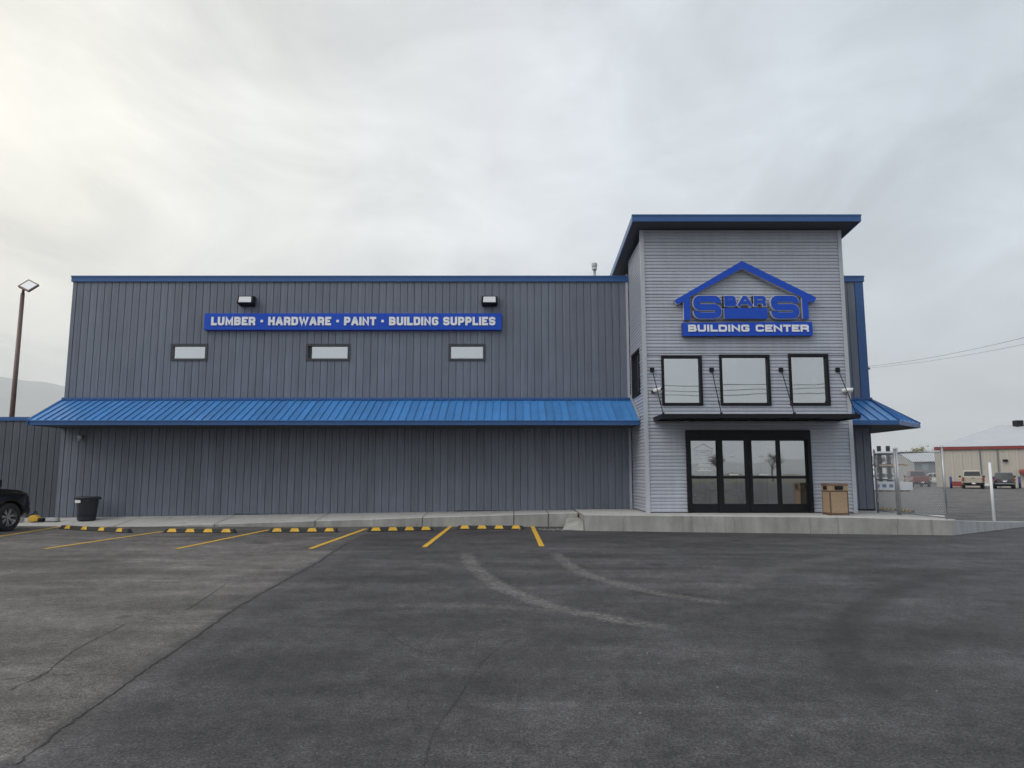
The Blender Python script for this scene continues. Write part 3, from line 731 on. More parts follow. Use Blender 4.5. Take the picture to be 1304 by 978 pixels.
# ------------------------------------------------------------------ lettering
def fillet(path, r, closed=False):
    out = []; n = len(path)
    for i, p in enumerate(path):
        if not closed and i in (0, n-1): out.append(p); continue
        a, b, c = Vector(path[i-1]), Vector(p), Vector(path[(i+1)%n]); u = (a-b); v = (c-b)
        rr = min(r, u.length*(.97 if i == 1 and not closed else .49), v.length*(.97 if i == n-2 and not closed else .49)); 
        if rr < 1e-4 or abs(u.normalized().dot(v.normalized())) > .97: out.append(p); continue
        s, e = b+u.normalized()*rr, b+v.normalized()*rr
        for k in range(5):
            t = k/4; q = s*(1-t)**2+b*2*t*(1-t)+e*t*t; out.append((q.x, q.y))
    return out
GL = {'L':([[(0,1),(0,0),(1,0)]],0,.85),'U':([[(0,1),(0,0),(1,0),(1,1)]],1,1),'M':([[(0,0),(0,1),(.5,.15),(1,1),(1,0)]],0,1.2),
 'B':([[(0,0),(0,1)],[(0,1),(.94,1),(.94,.5),(0,.5)],[(0,.5),(1,.5),(1,0),(0,0)]],1,1),'E':([[(1,1),(0,1),(0,0),(1,0)],[(0,.5),(.95,.5)]],0,.9),
 'R':([[(0,0),(0,1)],[(0,1),(1,1),(1,.42),(0,.42)],[(.55,.42),(1,.30),(1,0)]],1,1),'H':([[(0,0),(0,1)],[(1,0),(1,1)],[(0,.5),(1,.5)]],0,1),
 'A':([[(0,0),(.42,1),(.58,1),(1,0)],[(.2,.27),(.8,.27)]],0,1.08),'D':([[(0,0),(0,1)],[(0,1),(1,1),(1,0),(0,0)]],1,1),
 'W':([[(0,1),(.24,0),(.5,.95),(.76,0),(1,1)]],0,1.45),'P':([[(0,0),(0,1)],[(0,1),(1,1),(1,.40),(0,.40)]],1,.95),'I':([[(.5,0),(.5,1)]],0,.3),
 'N':([[(0,0),(0,1),(1,0),(1,1)]],0,1.02),'T':([[(0,1),(1,1)],[(.5,1),(.5,0)]],0,.92),
 'G':([[(1,.78),(1,1),(0,1),(0,0),(1,0),(1,.5),(.52,.5)]],1,1),'S':([[(1,.74),(1,1),(0,1),(0,.5),(1,.5),(1,0),(0,0),(0,.26)]],1,.98),
 'C':([[(1,.70),(1,1),(0,1),(0,0),(1,0),(1,.30)]],1,1)}
def glyph(ch, x, z, w, h, t, y0, y1, mats, parent, name='letter'):
    paths, rnd_, _ = GL[ch]; m = MB()
    for pi, P in enumerate(paths):
        pts = [(x+t/2+p[0]*(w-t), z+t/2+p[1]*(h-t)) for p in P] if ch != 'I' else [(x+w/2, z+t/2+p[1]*(h-t)) for p in P]
        ext = []
        # run free ends out to the full height or width
        def out(a, b):
            d = Vector(a)-Vector(b); d.normalize(); return (a[0]+d.x*t/2, a[1]+d.y*t/2)
        closed_at = lambda p: False
        pts2 = list(pts)
        e0, e1 = P[0], P[-1]
        if P[0] != P[-1]:
            if not (ch in 'SCG' and False): pts2[0] = out(pts[0], pts[1]) if (P[0][1] in (0,1) or P[0][0] in (0,1)) and ch not in 'SCG' else pts[0]
            pts2[-1] = out(pts[-1], pts[-2]) if (P[-1][1] in (0,1) or P[-1][0] in (0,1)) and ch not in 'SCG' else pts[-1]
        pl = fillet(pts2, t*.75 if rnd_ else 0)
        L_, R_ = [], []
        for i, p in enumerate(pl):
            p = Vector(p); a = Vector(pl[i-1]) if i else None; b = Vector(pl[i+1]) if i < len(pl)-1 else None
            d0 = (p-a).normalized() if a else (b-p).normalized(); d1 = (b-p).normalized() if b else d0
            n0, n1 = Vector((-d0.y,d0.x)), Vector((-d1.y,d1.x)); mt = n0+n1
            if mt.length < .35: mt = n0*1.0; k = 1
            else: mt.normalize(); k = 1/max(.55, mt.dot(n0))
            L_.append(p+mt*t/2*k); R_.append(p-mt*t/2*k)
        yy = y0-.002*pi; n = len(pl)
        cl = (Vector(pl[0])-Vector(pl[-1])).length < 1e-4
        fr = [(q.x,yy,q.y) for q in L_]+[(q.x,yy,q.y) for q in R_]; bk = [(q.x,y1,q.y) for q in L_]+[(q.x,y1,q.y) for q in R_]
        m.add(fr, [(i,i+1,n+i+1,n+i) for i in range(n-1)], 0)
        sd = [(i,i+1,2*n+i+1,2*n+i) for i in range(n-1)]+[(n+i,n+i+1,3*n+i+1,3*n+i) for i in range(n-1)]
        if not cl: sd += [(0,n,3*n,2*n),(n-1,2*n-1,4*n-1,3*n-1)]
        m.add(fr+bk, sd, 1 if len(mats) > 1 else 0)
    me = bpy.data.meshes.new(name)
    base = worg(parent)
    me.from_pydata([tuple(Vector(v)-base) for v in m.v], [], m.f)
    for q in mats: me.materials.append(q)
    me.polygons.foreach_set('material_index', m.m); me.update()
    o = bpy.data.objects.new(name, me); COL.objects.link(o); o.parent = parent; return o
def word(txt, x0, x1, z, h, t, y0, y1, mats, parent, gap=.16, space=.55):
    ws = [(GL[c][2] if c in GL else (space if c == ' ' else .55)) for c in txt]
    tot = sum(ws)+gap*(len(txt)-1); k = (x1-x0)/tot; x = x0
    for c, w in zip(txt, ws):
        if c in GL: glyph(c, x, z, w*k, h, t, y0, y1, mats, parent)
        elif c == '.':
            q = MB(); q.box(x+w*k/2-t*.55, x+w*k/2+t*.55, y0, y1, z+h/2-t*.55, z+h/2+t*.55); q.build('dot', mats[0], parent)
        x += (w+gap)*k
# long sign
ls = thing('wall_sign', 'long blue sign reading lumber hardware paint building supplies on charcoal wall', 'sign', (-5.09, W, 6.35))
q = MB(); q.box(-9.85, -.33, W-.14, W-.012, 6.08, 6.62); q.build('sign_panel', [M['signblue']], ls, bevel=.008)
word('LUMBER . HARDWARE . PAINT . BUILDING SUPPLIES', -9.62, -.53, 6.225, .275, .072, W-.16, W-.14, [M['white']], ls, gap=.14, space=.42)
# house sign on the tower
lg = thing('logo_sign', 'blue house-shaped sign with raised S BAR S letters and building center bar on grey tower', 'sign', (6.68, T, 6.4))
zx = lambda u: 6.70+(u-625)*.00376
zz = lambda v: 5.905-(v-520)*.00388
yA, yB = T-.16, T-.01
def plate(pts, name, mats, y0=yA, y1=yB):
    n = len(pts); m = MB(); f = [(zx(u), y0, zz(v)) for u, v in pts]; b = [(zx(u), y1, zz(v)) for u, v in pts]
    m.add(f, [tuple(range(n))], 0); m.add(f+b, [(i,(i+1)%n,n+(i+1)%n,n+i) for i in range(n)], 1)
    return m.build(name, mats, lg)
sm = [M['signblue'], M['signedge']]
plate([(612,77),(1170,357),(1145,400),(1104,380),(1104,517),(1057,517),(1057,356),(612,135),(202,352),(202,524),(152,524),(152,385),(105,409),(80,380)], 'house_outline', sm)
plate([(460,436),(790,436),(790,516),(460,516)], 'bar_plate', sm, yA-.001)
plate([(140,547),(1128,540),(1128,642),(140,646)], 'name_board', [M['signblue'], M['signdark']], T-.15, T-.012)
def outlined(x0, x1, z0, z1, ch, t):
    glyph(ch, x0-.016, z0-.016, x1-x0+.032, z1-z0+.032, t+.026, yA+.012, yB, [M['signedge']], lg, 'letter_backing')
    glyph(ch, x0, z0, x1-x0, z1-z0, t, yA, yA+.010, sm, lg)
for x0, x1 in ((226,440), (818,1034)): outlined(zx(x0), zx(x1), zz(516), zz(342), 'S', .188)
for x0, x1, ch in ((465,556,'B'), (566,676,'A'), (690,782,'R')): outlined(zx(x0), zx(x1), zz(423), zz(344), ch, .094)
word('BUILDING CENTER', zx(182), zx(1098), zz(614), zz(562)-zz(614), .056, T-.168, T-.15, [M['white']], lg, gap=.13, space=.5)

# ------------------------------------------------------------------ things on the walls
for x, lab in ((-8.52, 'black floodlight with white lens on charcoal wall above the word lumber'), (-.72, 'black floodlight with white lens on charcoal wall near right end of long sign')):
    t = thing('floodlight', lab, 'floodlight', (x, W, 7.03), group='floodlights above the long sign')
    q = MB(); q.hexa([(x-.27,W-.30,6.92),(x+.27,W-.30,6.92),(x+.25,W-.02,6.86),(x-.25,W-.02,6.86),(x-.25,W-.26,7.16),(x+.25,W-.26,7.16),(x+.25,W-.02,7.2),(x-.25,W-.02,7.2)]); q.build('housing', M['black'], t, bevel=.02)
    q = MB(); q.hexa([(x-.20,W-.315,6.945),(x+.20,W-.315,6.945),(x+.20,W-.29,6.945),(x-.20,W-.29,6.945),(x-.19,W-.287,7.13),(x+.19,W-.287,7.13),(x+.19,W-.26,7.13),(x-.19,W-.26,7.13)]); q.build('lens', M['lampwhite'], t)
t = thing('wall_lamp', 'small grey lamp on dark wall under left end of blue canopy', 'lamp', (-13.55, W, 2.6))
q = MB(); q.lathe([(.0,.0),(.07,.0),(.075,.12),(.05,.2),(0,.22)], (-13.55, W-.12, 2.55), n=12); q.build('shade', M['galv'], t, True); MB().box(-13.58,-13.52,W-.11,W-.004,2.66,2.71).build('bracket', M['black'], t)
for x, z, s, lab in ((4.02, 3.85, 1, 'white security camera left of the tower windows'), (9.42, 3.87, -1, 'white security camera right of the tower windows')):
    t = thing('security_camera', lab, 'camera', (x, T, z), group='security cameras on the tower')
    q = MB(); q.tube([(x-.02*s, T-.02, z-.03), (x+.02*s, T-.1, z-.01)], .05, 10); q.build('mount', M['lampwhite' if s < 0 else 'black'], t, True)
    q = MB(); q.tube([(x+.0*s, T-.08, z+.0), (x+.19, T-.22, z-.02 if s < 0 else z+.03)], [.06, .065], 12); q.build('camera_body', M['lampwhite'], t, True)
    q = MB(); q.tube([(x+.19, T-.22, z-.02 if s < 0 else z+.03), (x+.20, T-.228, z-.02 if s < 0 else z+.03)], .045, 12); q.build('lens', M['black'], t)
# steel awning over the doors
aw = thing('entrance_awning', 'flat black steel awning hung on rods over the entrance doors', 'awning', (6.65, T, 3.03))
q = MB(); ax0, ax1, ay0, ay1 = 4.0, 9.3, 18.9, T-.01
q.box(ax0, ax1, ay0, ay0+.05, 2.985, 3.10); q.box(ax0, ax1, ay1-.05, ay1, 2.985, 3.10); q.box(ax0, ax0+.05, ay0+.05, ay1-.05, 2.985, 3.10); q.box(ax1-.05, ax1, ay0+.05, ay1-.05, 2.985, 3.10)
q.build('frame', M['black'], aw)
MB().box(ax0+.05, ax1-.05, ay0+.05, ay1-.05, 3.03, 3.06).build('deck', M['black'], aw)
for x in np.linspace(ax0+.9, ax1-.9, 5): MB().box(x-.025, x+.025, ay0+.05, ay1-.05, 2.99, 3.028).build('joist', M['black'], aw)
for xw, xf in ((4.0,4.06), (5.70,5.62), (7.68,7.58), (9.30,9.24)):
    MB().box(xw-.06, xw+.06, T-.04, T-.002, 4.40, 4.52).build('wall_bracket', M['black'], aw)
    MB().tube([(xw, T-.05, 4.45), (xf, ay0+.12, 3.10)], .013, 6).build('rod', M['black'], aw)
    MB().tube([(xf+(xw-xf)*.22, ay0+.12+(T-.05-ay0-.12)*.22, 3.10+1.35*.22), (xf+(xw-xf)*.30, ay0+.12+(T-.05-ay0-.12)*.30, 3.10+1.35*.30)], .02, 6).build('turnbuckle', M['black'], aw)
    MB().box(xf-.025, xf+.025, ay0+.08, ay0+.16, 3.10, 3.15).build('clevis', M['black'], aw)
# roof vent
t = thing('roof_vent', 'small grey vent pipe with cap on the roof left of the tower', 'vent', (2.85, 24.5, 7.45))
vz = at(757, 335, 24.5).z-.25; vx = at(757, 340, 24.5).x
MB().tube([(vx,24.5,7.45),(vx,24.5,vz)], .05, 10).build('pipe', M['galv'], t, True)
MB().lathe([(0,.0),(.09,.0),(.09,.10),(.06,.105),(.06,.13),(.10,.13),(.10,.24),(0,.26)], (vx,24.5,vz), n=12).build('cap', M['galv'], t)

# ------------------------------------------------------------------ left wing and what stands there
wing = thing('side_building', 'low charcoal metal-sided wing with blue coping at the far left', 'building', (-19, W+.2, 0))
q = MB(); q.box(-24, BX0-.02, W+.16, 38, 0, 3.2); ww = q.build('wall', M['wallcore'], wing)
n = 34
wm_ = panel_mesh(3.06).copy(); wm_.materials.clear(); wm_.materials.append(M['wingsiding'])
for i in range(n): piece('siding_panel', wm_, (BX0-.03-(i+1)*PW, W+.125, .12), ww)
MB().box(-24, BX0-.03, W+.08, W+.4, 3.19, 3.31).build('coping', M['bluetrim'], wing)
MB().box(-24, BX0-.03, W+.05, W+.4, 0, .12).build('plinth', M['kerbcon'], wing)
lp = thing('light_pole', 'tall brown parking light pole with square lamp head behind the left wing', 'light pole', (-19.75, 28, 0))
q = MB(); q.tube([(-19.75,28,0),(-19.75,28,8.75)], [.105,.075], 12); q.build('pole', M['polebrown'], lp, True)
MB().box(-19.95,-19.55,27.8,28.2,0,.3).build('base', M['kerbcon'], lp)
q = MB(); hc = Vector((-19.36, 27.75, 8.98)); ax = Vector((.86,-.30,-.40)).normalized(); sd = Vector((-.60,-.45,-.62)); sd = (sd-ax*sd.dot(ax)).normalized(); up = sd.cross(ax); up = up if up.y > 0 else -up
cor = lambda a, b, c: hc+ax*a+sd*b+up*c
q.hexa([cor(-.33,-.25,-.05),cor(.33,-.25,-.035),cor(.33,.25,-.035),cor(-.33,.25,-.05),cor(-.33,-.23,.07),cor(.33,-.23,.03),cor(.33,.23,.03),cor(-.33,.23,.07)]); q.build('lamp_head', M['polebrown'], lp)
q = MB(); q.hexa([cor(-.22,-.19,-.068),cor(.29,-.19,-.056),cor(.29,.19,-.056),cor(-.22,.19,-.068),cor(-.22,-.19,-.048),cor(.29,-.19,-.037),cor(.29,.19,-.037),cor(-.22,.19,-.048)]); q.build('lens', M['lampwhite'], lp)
MB().tube([(-19.75,28,8.62), tuple(cor(-.28,0,.0))], .05, 8).build('arm', M['polebrown'], lp)
# dark bin
bz = .12; bc = gp(110, 662.5, bz); b_ = thing('bin', 'dark navy plastic bin with white label against the charcoal wall', 'bin', bc)
q = MB(); q.lathe([(.0,.0),(.25,.0),(.262,.03),(.31,.64),(.335,.645),(.345,.70),(.325,.71),(.30,.70),(.27,.1),(0,.08)], bc, n=28)
q.v = [(v[0], bc.y+(v[1]-bc.y)*.85, v[2]) for v in q.v]; q.build('tub', M['navyplastic'], b_, True)
MB().box(bc.x-.22, bc.x-.06, bc.y-.285, bc.y-.255, bz+.53, bz+.61).build('label_plate', M['white'], b_)
for s in (-1, 1): MB().box(bc.x+s*.345-.03, bc.x+s*.345+.03, bc.y-.08, bc.y+.08, bz+.63, bz+.67).build('grip', M['navyplastic'], b_)
# yellow cutter-like machine lying on the slab, concrete offcuts beside it
yc = Vector((ray(45, 657)[0]*21.7, 21.7, .085)); yt = thing('yellow_machine', 'small yellow plastic tool with black handle on the slab behind the dark car', 'tool', yc)
q = MB(); q.prism([(yc.x-.17,yc.y-.12,.1),(yc.x+.13,yc.y-.12,.1),(yc.x+.17,yc.y-.12,.2),(yc.x+.02,yc.y-.12,.29),(yc.x-.12,yc.y-.12,.26)], (0,.22,0)); q.build('housing', M['yellow'], yt, bevel=.03)
MB().tube([(yc.x-.30,yc.y,.24),(yc.x-.1,yc.y,.30),(yc.x+.0,yc.y,.40),(yc.x+.05,yc.y,.31)], .018, 6).build('handle', M['black'], yt)
MB().box(yc.x+.14, yc.x+.3, yc.y-.1, yc.y+.06, .1, .2).build('motor', M['black'], yt, bevel=.02)
for dx, wd, lab in ((.52, .36, 'short grey concrete offcut right of the yellow tool'), (-.55, .34, 'short grey concrete offcut between dark car and yellow tool')):
    q = MB(); q.box(yc.x+dx-wd/2, yc.x+dx+wd/2, yc.y-.06, yc.y+.1, .10, .20); tag(q.build('concrete_offcut', M['newcon'], bevel=.015), lab, 'block')
# wheel stops
def wheel_stop(p, q_, lab, z=0, name='wheel_stop', grp='rubber wheel stops along the kerb'):
    c = (p+q_)/2; d = (q_-p); Ln = d.length; ang = math.atan2(d.y, d.x)
    t = thing(name, lab, 'wheel stop', (c.x, c.y+.08, z), ang, grp)
    pr = [(-.08,.0),(-.075,.03),(-.042,.105),(.042,.105),(.075,.03),(.08,.0)]
    m = MB(); h = Ln/2
    m.add([(-h,y,zz_) for y, zz_ in pr]+[(-h+.05,y*.98,zz_*.98) for y, zz_ in pr]+[(h-.05,y*.98,zz_*.98) for y, zz_ in pr]+[(h,y,zz_*.35) for y, zz_ in pr],
          [(k*6+i, k*6+(i+1)%6, k*6+6+(i+1)%6, k*6+6+i) for k in range(3) for i in range(6)]+[tuple(range(6)), tuple(range(18,24))])
    m.v = [(x, y, zz_*(.35 if abs(abs(x)-h) < 1e-6 else 1)) for x, y, zz_ in m.v]
    m.build('rubber_block', M['rubber'], t, local=True)
    for k in range(4):
        x = -h+Ln*(k+.5)/4-.0; m = MB(); e = .003
        a = [(x-.125,-.0755-e,.028),(x+.125,-.0755-e,.028),(x+.085,-.043-e,.106),(x-.085,-.043-e,.106)]
        b = [(x-.085,.043+e,.106),(x+.085,.043+e,.106),(x+.125,.0755+e,.028),(x-.125,.0755+e,.028)]
        top = [(x-.085,-.043-e,.109),(x+.085,-.043-e,.109),(x+.085,.043+e,.109),(x-.085,.043+e,.109)]
        m.add(a, [(0,1,2,3)]); m.add(b, [(0,1,2,3)]); m.add(top, [(0,1,2,3)]); m.build('stripe', M['yellow'], t, local=True)
    return t
for (a, b), lab in zip((((76,674),(164,679)), ((207,679),(299,679.3)), ((341,678.5),(430,678)), ((467,677.5),(552,676)), ((581,674.5),(668,674.5))),
    ('leftmost black wheel stop with yellow stripes, just in front of the navy bin', 'second black and yellow wheel stop counted from the navy bin', 'third and middle black and yellow wheel stop of the kerbside row', 'fourth black and yellow wheel stop, second from the entrance platform', 'rightmost black and yellow wheel stop, nearest the entrance platform')):
    wheel_stop(gp(*a), gp(*b), lab)

# trash receptacle by the door
tc_ = Vector((8.62, 19.2, PZ)); tr = thing('trash_receptacle', 'square tan stone-panel litter bin with brown hood beside the entrance doors', 'litter bin', tc_, 0)
q = MB(); 
for sx_ in (-1, 1):
    for sy_ in (-1, 1): q.box(sx_*.272-.018, sx_*.272+.018, sy_*.272-.018, sy_*.272+.018, .0, .72)
q.box(-.289,.289,-.289,.289,.015,.06); q.box(-.289,.289,-.289,.289,.63,.66); q.build('frame', M['brownframe'], tr, local=True)
for s in range(4):
    m = MB(); m.box(-.252,.252,-.286,-.262,.065,.625); m.v = [tuple(Matrix.Rotation(s*math.pi/2, 3, 'Z') @ Vector(v)) for v in m.v]; m.build('stone_panel', M['tanstone'], tr, local=True)
m = MB(); m.hexa([(-.30,-.30,.66),(.30,-.30,.66),(.30,.30,.66),(-.30,.30,.66),(-.30,-.30,.80),(.30,-.30,.80),(.30,.30,.80),(-.30,.30,.80)]); m.build('hood', M['tanstone'], tr, local=True, bevel=.01)
m = MB(); m.hexa([(-.315,-.315,.80),(.315,-.315,.80),(.315,.315,.80),(-.315,.315,.80),(-.28,-.28,.86),(.28,-.28,.86),(.28,.28,.86),(-.28,.28,.86)]); m.build('lid', M['brownframe'], tr, local=True, bevel=.012)
for s in range(4):
    m = MB(); m.box(-.13,.13,-.312,-.297,.685,.785); m.v = [tuple(Matrix.Rotation(s*math.pi/2, 3, 'Z') @ Vector(v)) for v in m.v]; m.build('slot', M['black'], tr, local=True)

tr.scale = (.84, .84, .97)

# ------------------------------------------------------------------ chain-link gate and fence
f0, f1, f2 = Vector((10.76,21.2,PZ-.045)), Vector((10.66,19.9,PZ-.043)), Vector((10.93,18.14,PZ-.049))
def chain(name, a, b, lab, h=1.72, posts=(1, 1), latch=False):
    t = thing(name, lab, 'gate' if latch else 'fence', a, group='chain-link panels right of the entrance')
    up = Vector((0,0,1)); d = (b-a); L_ = d.length; d.normalize()
    for k, p in enumerate((a, b)):
        if posts[k]:
            MB().tube([p, p+up*(h+.08)], .027, 10).build('post', M['galv'], t, True); MB().lathe([(.034,0),(.034,.03),(.0,.06)], p+up*(h+.08), n=10).build('post_cap', M['galv'], t, True)
    a2, b2 = a+d*.06, b-d*.06
    for z in (.06, h*.56, h-.02):
        if z == h*.56 and not latch: continue
        MB().tube([a2+up*z, b2+up*z], .021, 8).build('rail', M['galv'], t, True)
    if latch:
        for p in (a2, b2): MB().tube([p+up*.06, p+up*(h-.02)], .021, 8).build('stile', M['galv'], t, True)
        for p in (a2,): 
            for z in (.35, h-.3): MB().box(p.x-.05, p.x+.03, p.y-.04, p.y+.04, a.z+z-.04, a.z+z+.04).build('hinge', M['galv'], t)
    m = MB(); s = .058; L2 = (b2-a2).length; hh = h-.08; k = -hh
    while k < L2:
        for sg in (0, 1):
            u0, u1 = max(k, 0), min(k+hh, L2)
            if u1-u0 > .02:
                z0, z1 = (u0-k, u1-k) if sg == 0 else (hh-(u0-k), hh-(u1-k))
                m.tube([a2+d*u0+up*(.06+z0), a2+d*u1+up*(.06+z1)], .004, 3, False)
        k += s*1.4142
    m.build('chain_link', M['wire'], t); return t
chain('chain_link_gate', f0, f1, 'narrow chain-link gate leaf next to the store wall', latch=True)
chain('chain_link_fence', f1+(f2-f1).normalized()*.09, f2, 'wider chain-link panel on the platform edge right of the gate')
wp = a0.lerp(a1, .30)+nn*.18; ap = .30
wp = Vector((0,0,0)); best = 1e9
for k in range(200):
    p = a0.lerp(a1, k/200)+Vector((-dd.y, dd.x, 0))*.25
    e = abs(p.x/p.y-ray(1265, 650)[0])
    if e < best: best, wp, ap = e, p, k/200
wz = PZ-.065-(PZ-.095)*ap**.9
t = thing('white_post', 'thin white steel post standing on the concrete apron right of the fence', 'post', (wp.x, wp.y, wz))
MB().tube([(wp.x,wp.y,wz),(wp.x,wp.y,wz+1.6)], .038, 12).build('pipe', M['white'], t, True); MB().lathe([(.04,0),(.04,.02),(0,.045)], (wp.x,wp.y,wz+1.6), n=12).build('cap', M['white'], t, True)

# ------------------------------------------------------------------ vehicles (local: +y forward)
def wheel(root, x, y, r, w, side, spokes=7, rimk=.68):
    m = MB(); m.lathe([(r*.62,-w/2),(r*.93,-w/2),(r,-w*.36),(r,w*.36),(r*.93,w/2),(r*.62,w/2)], (x,y,r), 'x', 36)
    t = m.build('wheel', M['tyre'], root, True, local=True)
    m = MB(); rr = r*rimk; o = side*w*.36
    m.lathe([(rr*1.0,o-side*.14),(rr*.97,o+side*.02),(rr*.90,o+side*.015),(rr*.90,o-side*.10)], (x,y,r), 'x', 36)
    m.lathe([(rr*.24,o-side*.03),(rr*.22,o+side*.0),(.0,o+side*.008)], (x,y,r), 'x', 18)
    for k in range(spokes):
        a = 2*math.pi*k/spokes+.3; c, s = math.cos(a), math.sin(a)
        for off in (-.5, .5):
            q0, q1 = Vector((0,c,s))*rr*.18, Vector((0,math.cos(a+off*.32),math.sin(a+off*.32)))*rr*.93; tn = Vector((0,-s,c))*rr*.055
            b = Vector((x,y,r)); f = Vector((o-side*.02,0,0)); g = Vector((o-side*.055,0,0))
            m.hexa([b+g+q0-tn,b+g+q1-tn,b+g+q1+tn,b+g+q0+tn,b+f+q0-tn,b+f+q1-tn,b+f+q1+tn,b+f+q0+tn])
    m.build('rim', M['rim'], t, local=True)
    m = MB(); m.lathe([(rr*.92,o-side*.10),(0,o-side*.10)], (x,y,r), 'x', 24); m.build('brake_disc', M['black'], t, local=True)
def arch(y, r, z0, n=9): return [(y+r*math.cos(math.pi*k/(n-1)), z0+r*math.sin(math.pi*k/(n-1))) for k in range(n)]
def side_prism(outline, hw, taper=None):   # outline [(y,z)], half width by height
    m = MB(); n = len(outline); f = taper or (lambda z, y: hw)
    m.add([(-f(z,y),y,z) for y, z in outline]+[(f(z,y),y,z) for y, z in outline], [tuple(range(n-1,-1,-1)), tuple(range(n,2*n))]+[(i,(i+1)%n,n+(i+1)%n,n+i) for i in range(n)]); return m
def vehicle(name, lab, cat, loc, rot, paint, kind, grp=None):
    root = thing(name, lab, cat, loc, rot, grp); P = M[paint]
    pick = kind == 'pickup'
    Ln, hw, r = (5.7, .98, .39) if pick else (4.7, .93, .37)
    h = Ln/2; yf, yr = h-(.93 if pick else .82), -h+(1.15 if pick else .98); zb = .36 if pick else .30; belt = 1.12 if pick else 1.05
    ar = r+.07
    bot = [(h-.05, zb+.12)]+arch(yf, ar, r*.98)+[(yf-ar-.02, zb)]+[(yr+ar+.02, zb)]+arch(yr, ar, r*.98)+[(-h+.05, zb+.12)]
    if pick: top = [(-h, .62), (-h+.01, 1.20), (-h+.06, 1.235), (h-2.0, 1.22), (h-1.75, 1.22), (h-.55, 1.14), (h-.12, 1.02), (h, .80)]
    else: top = [(-h, .60), (-h+.04, 1.0), (-h+.10, 1.12), (h-1.35, 1.15), (h-1.15, 1.14), (h-.55, 1.08), (h-.22, 1.0), (h-.07, .90), (h-.01, .70)]
    out = bot+top
    tp = lambda z, y: hw-(.05 if z < .5 else 0)-max(0, z-.85)*.10-max(0, abs(y)-(h-.55))**1.3*.42
    m = side_prism(out, hw, tp); m.build('body', P, root, local=True, bevel=.045)
    m = MB(); m.box(-hw+.16, hw-.16, -h+.4, h-.4, zb-.04, zb+.3); m.build('underbody', M['black'], root, local=True)
    # cabin
    if pick: cab = [(-.55, 1.20), (-.42, 1.86), (-.2, 1.92), (.75, 1.92), (1.0, 1.86), (1.62, 1.19)]
    else: cab = [(-h+.10, 1.06), (-h+.34, 1.60), (-h+.62, 1.70), (.25, 1.71), (.55, 1.66), (1.30, 1.05)]
    z0 = 1.05; ct = lambda z, y: hw-.05-(z-z0)*.24
    side_prism(cab, hw, ct).build('cabin', P, root, local=True, bevel=.05)
    def sidewin(pts, nm='side_window'):
        for s in (-1, 1):
            q = MB(); q.add([(s*(ct(z,y)+.004), y, z) for y, z in pts], [tuple(range(len(pts)))]); q.add([(s*(ct(z,y)+.002), y, z) for y, z in pts], [tuple(range(len(pts)))]); q.build(nm, M['carglass'], root, local=True)
    if pick:
        sidewin([(.35,1.26),(.35,1.80),(.90,1.80),(1.40,1.26)]); sidewin([(-.42,1.26),(-.32,1.80),(.27,1.80),(.27,1.26)])
        bw = [(-.52,1.32),(-.425,1.80)]; fw = [(1.56,1.25),(1.04,1.84)]
    else:
        sidewin([(.15,1.10),(.15,1.60),(.50,1.60),(1.10,1.10)]); sidewin([(-.85,1.10),(-.85,1.60),(.07,1.61),(.07,1.10)]); sidewin([(-h+.36,1.12),(-h+.52,1.58),(-.93,1.60),(-.93,1.10)])
        bw = [(-h+.13,1.12),(-h+.33,1.57)]; fw = [(1.24,1.10),(.60,1.62)]
    for nm, ((ya, za), (yb, zb_)), sg in (('rear_window', bw, -1), ('windshield', fw, 1)):
        q = MB(); e = sg*.012
        q.add([(-ct(za,0)+.09,ya+e,za),(ct(za,0)-.09,ya+e,za),(ct(zb_,0)-.08,yb+e,zb_),(-ct(zb_,0)+.08,yb+e,zb_)], [(0,1,2,3)])
        q.build(nm, M['carglass'], root, local=True)
    for s in (-1, 1):
        for y in (yf, yr): wheel(root, s*(hw-.13), y, r, .24, s)
        m = MB(); ym = 1.15 if pick else .95; m.box(s*(hw+.02)-.0, s*(hw+.22), ym-.05, ym+.06, 1.16, 1.36) if s > 0 else m.box(s*(hw+.22), s*(hw+.02), ym-.05, ym+.06, 1.16, 1.36)
        m.build('mirror', M['black'], root, local=True, bevel=.03)
        m = MB(); m.box(*sorted((s*(hw-.16), s*(hw-.0))), -h-.012, -h+.10, .80 if pick else .82, 1.16 if pick else 1.06); m.build('tail_light', M['taillight'], root, local=True, bevel=.015)
        m = MB(); m.box(*sorted((s*(hw-.58), s*(hw-.26))), h-.20, h-.035, .74, .90); m.build('headlight', M['headlight'], root, local=True, bevel=.02)
        m = MB(); m.box(*sorted((s*(hw-.035), s*(hw+.012))), -.05, .14, .96, .99); m.build('door_handle', P, root, local=True)
    bm_ = 'chrome' if pick else 'black'
    m = MB(); m.box(-hw+.02, hw-.02, -h-.09, -h+.06, .48, .64); m.build('rear_bumper', M['black' if pick else paint], root, local=True, bevel=.025)
    m = MB(); m.box(-hw+.22, hw-.22, h-.14, h+.03, .38, .62); m.build('front_bumper', M['black' if pick else paint], root, local=True, bevel=.04)
    m = MB(); m.box(-.45, .45, h-.07, h+.012, .64, .80); m.build('grille', M['black'], root, local=True)
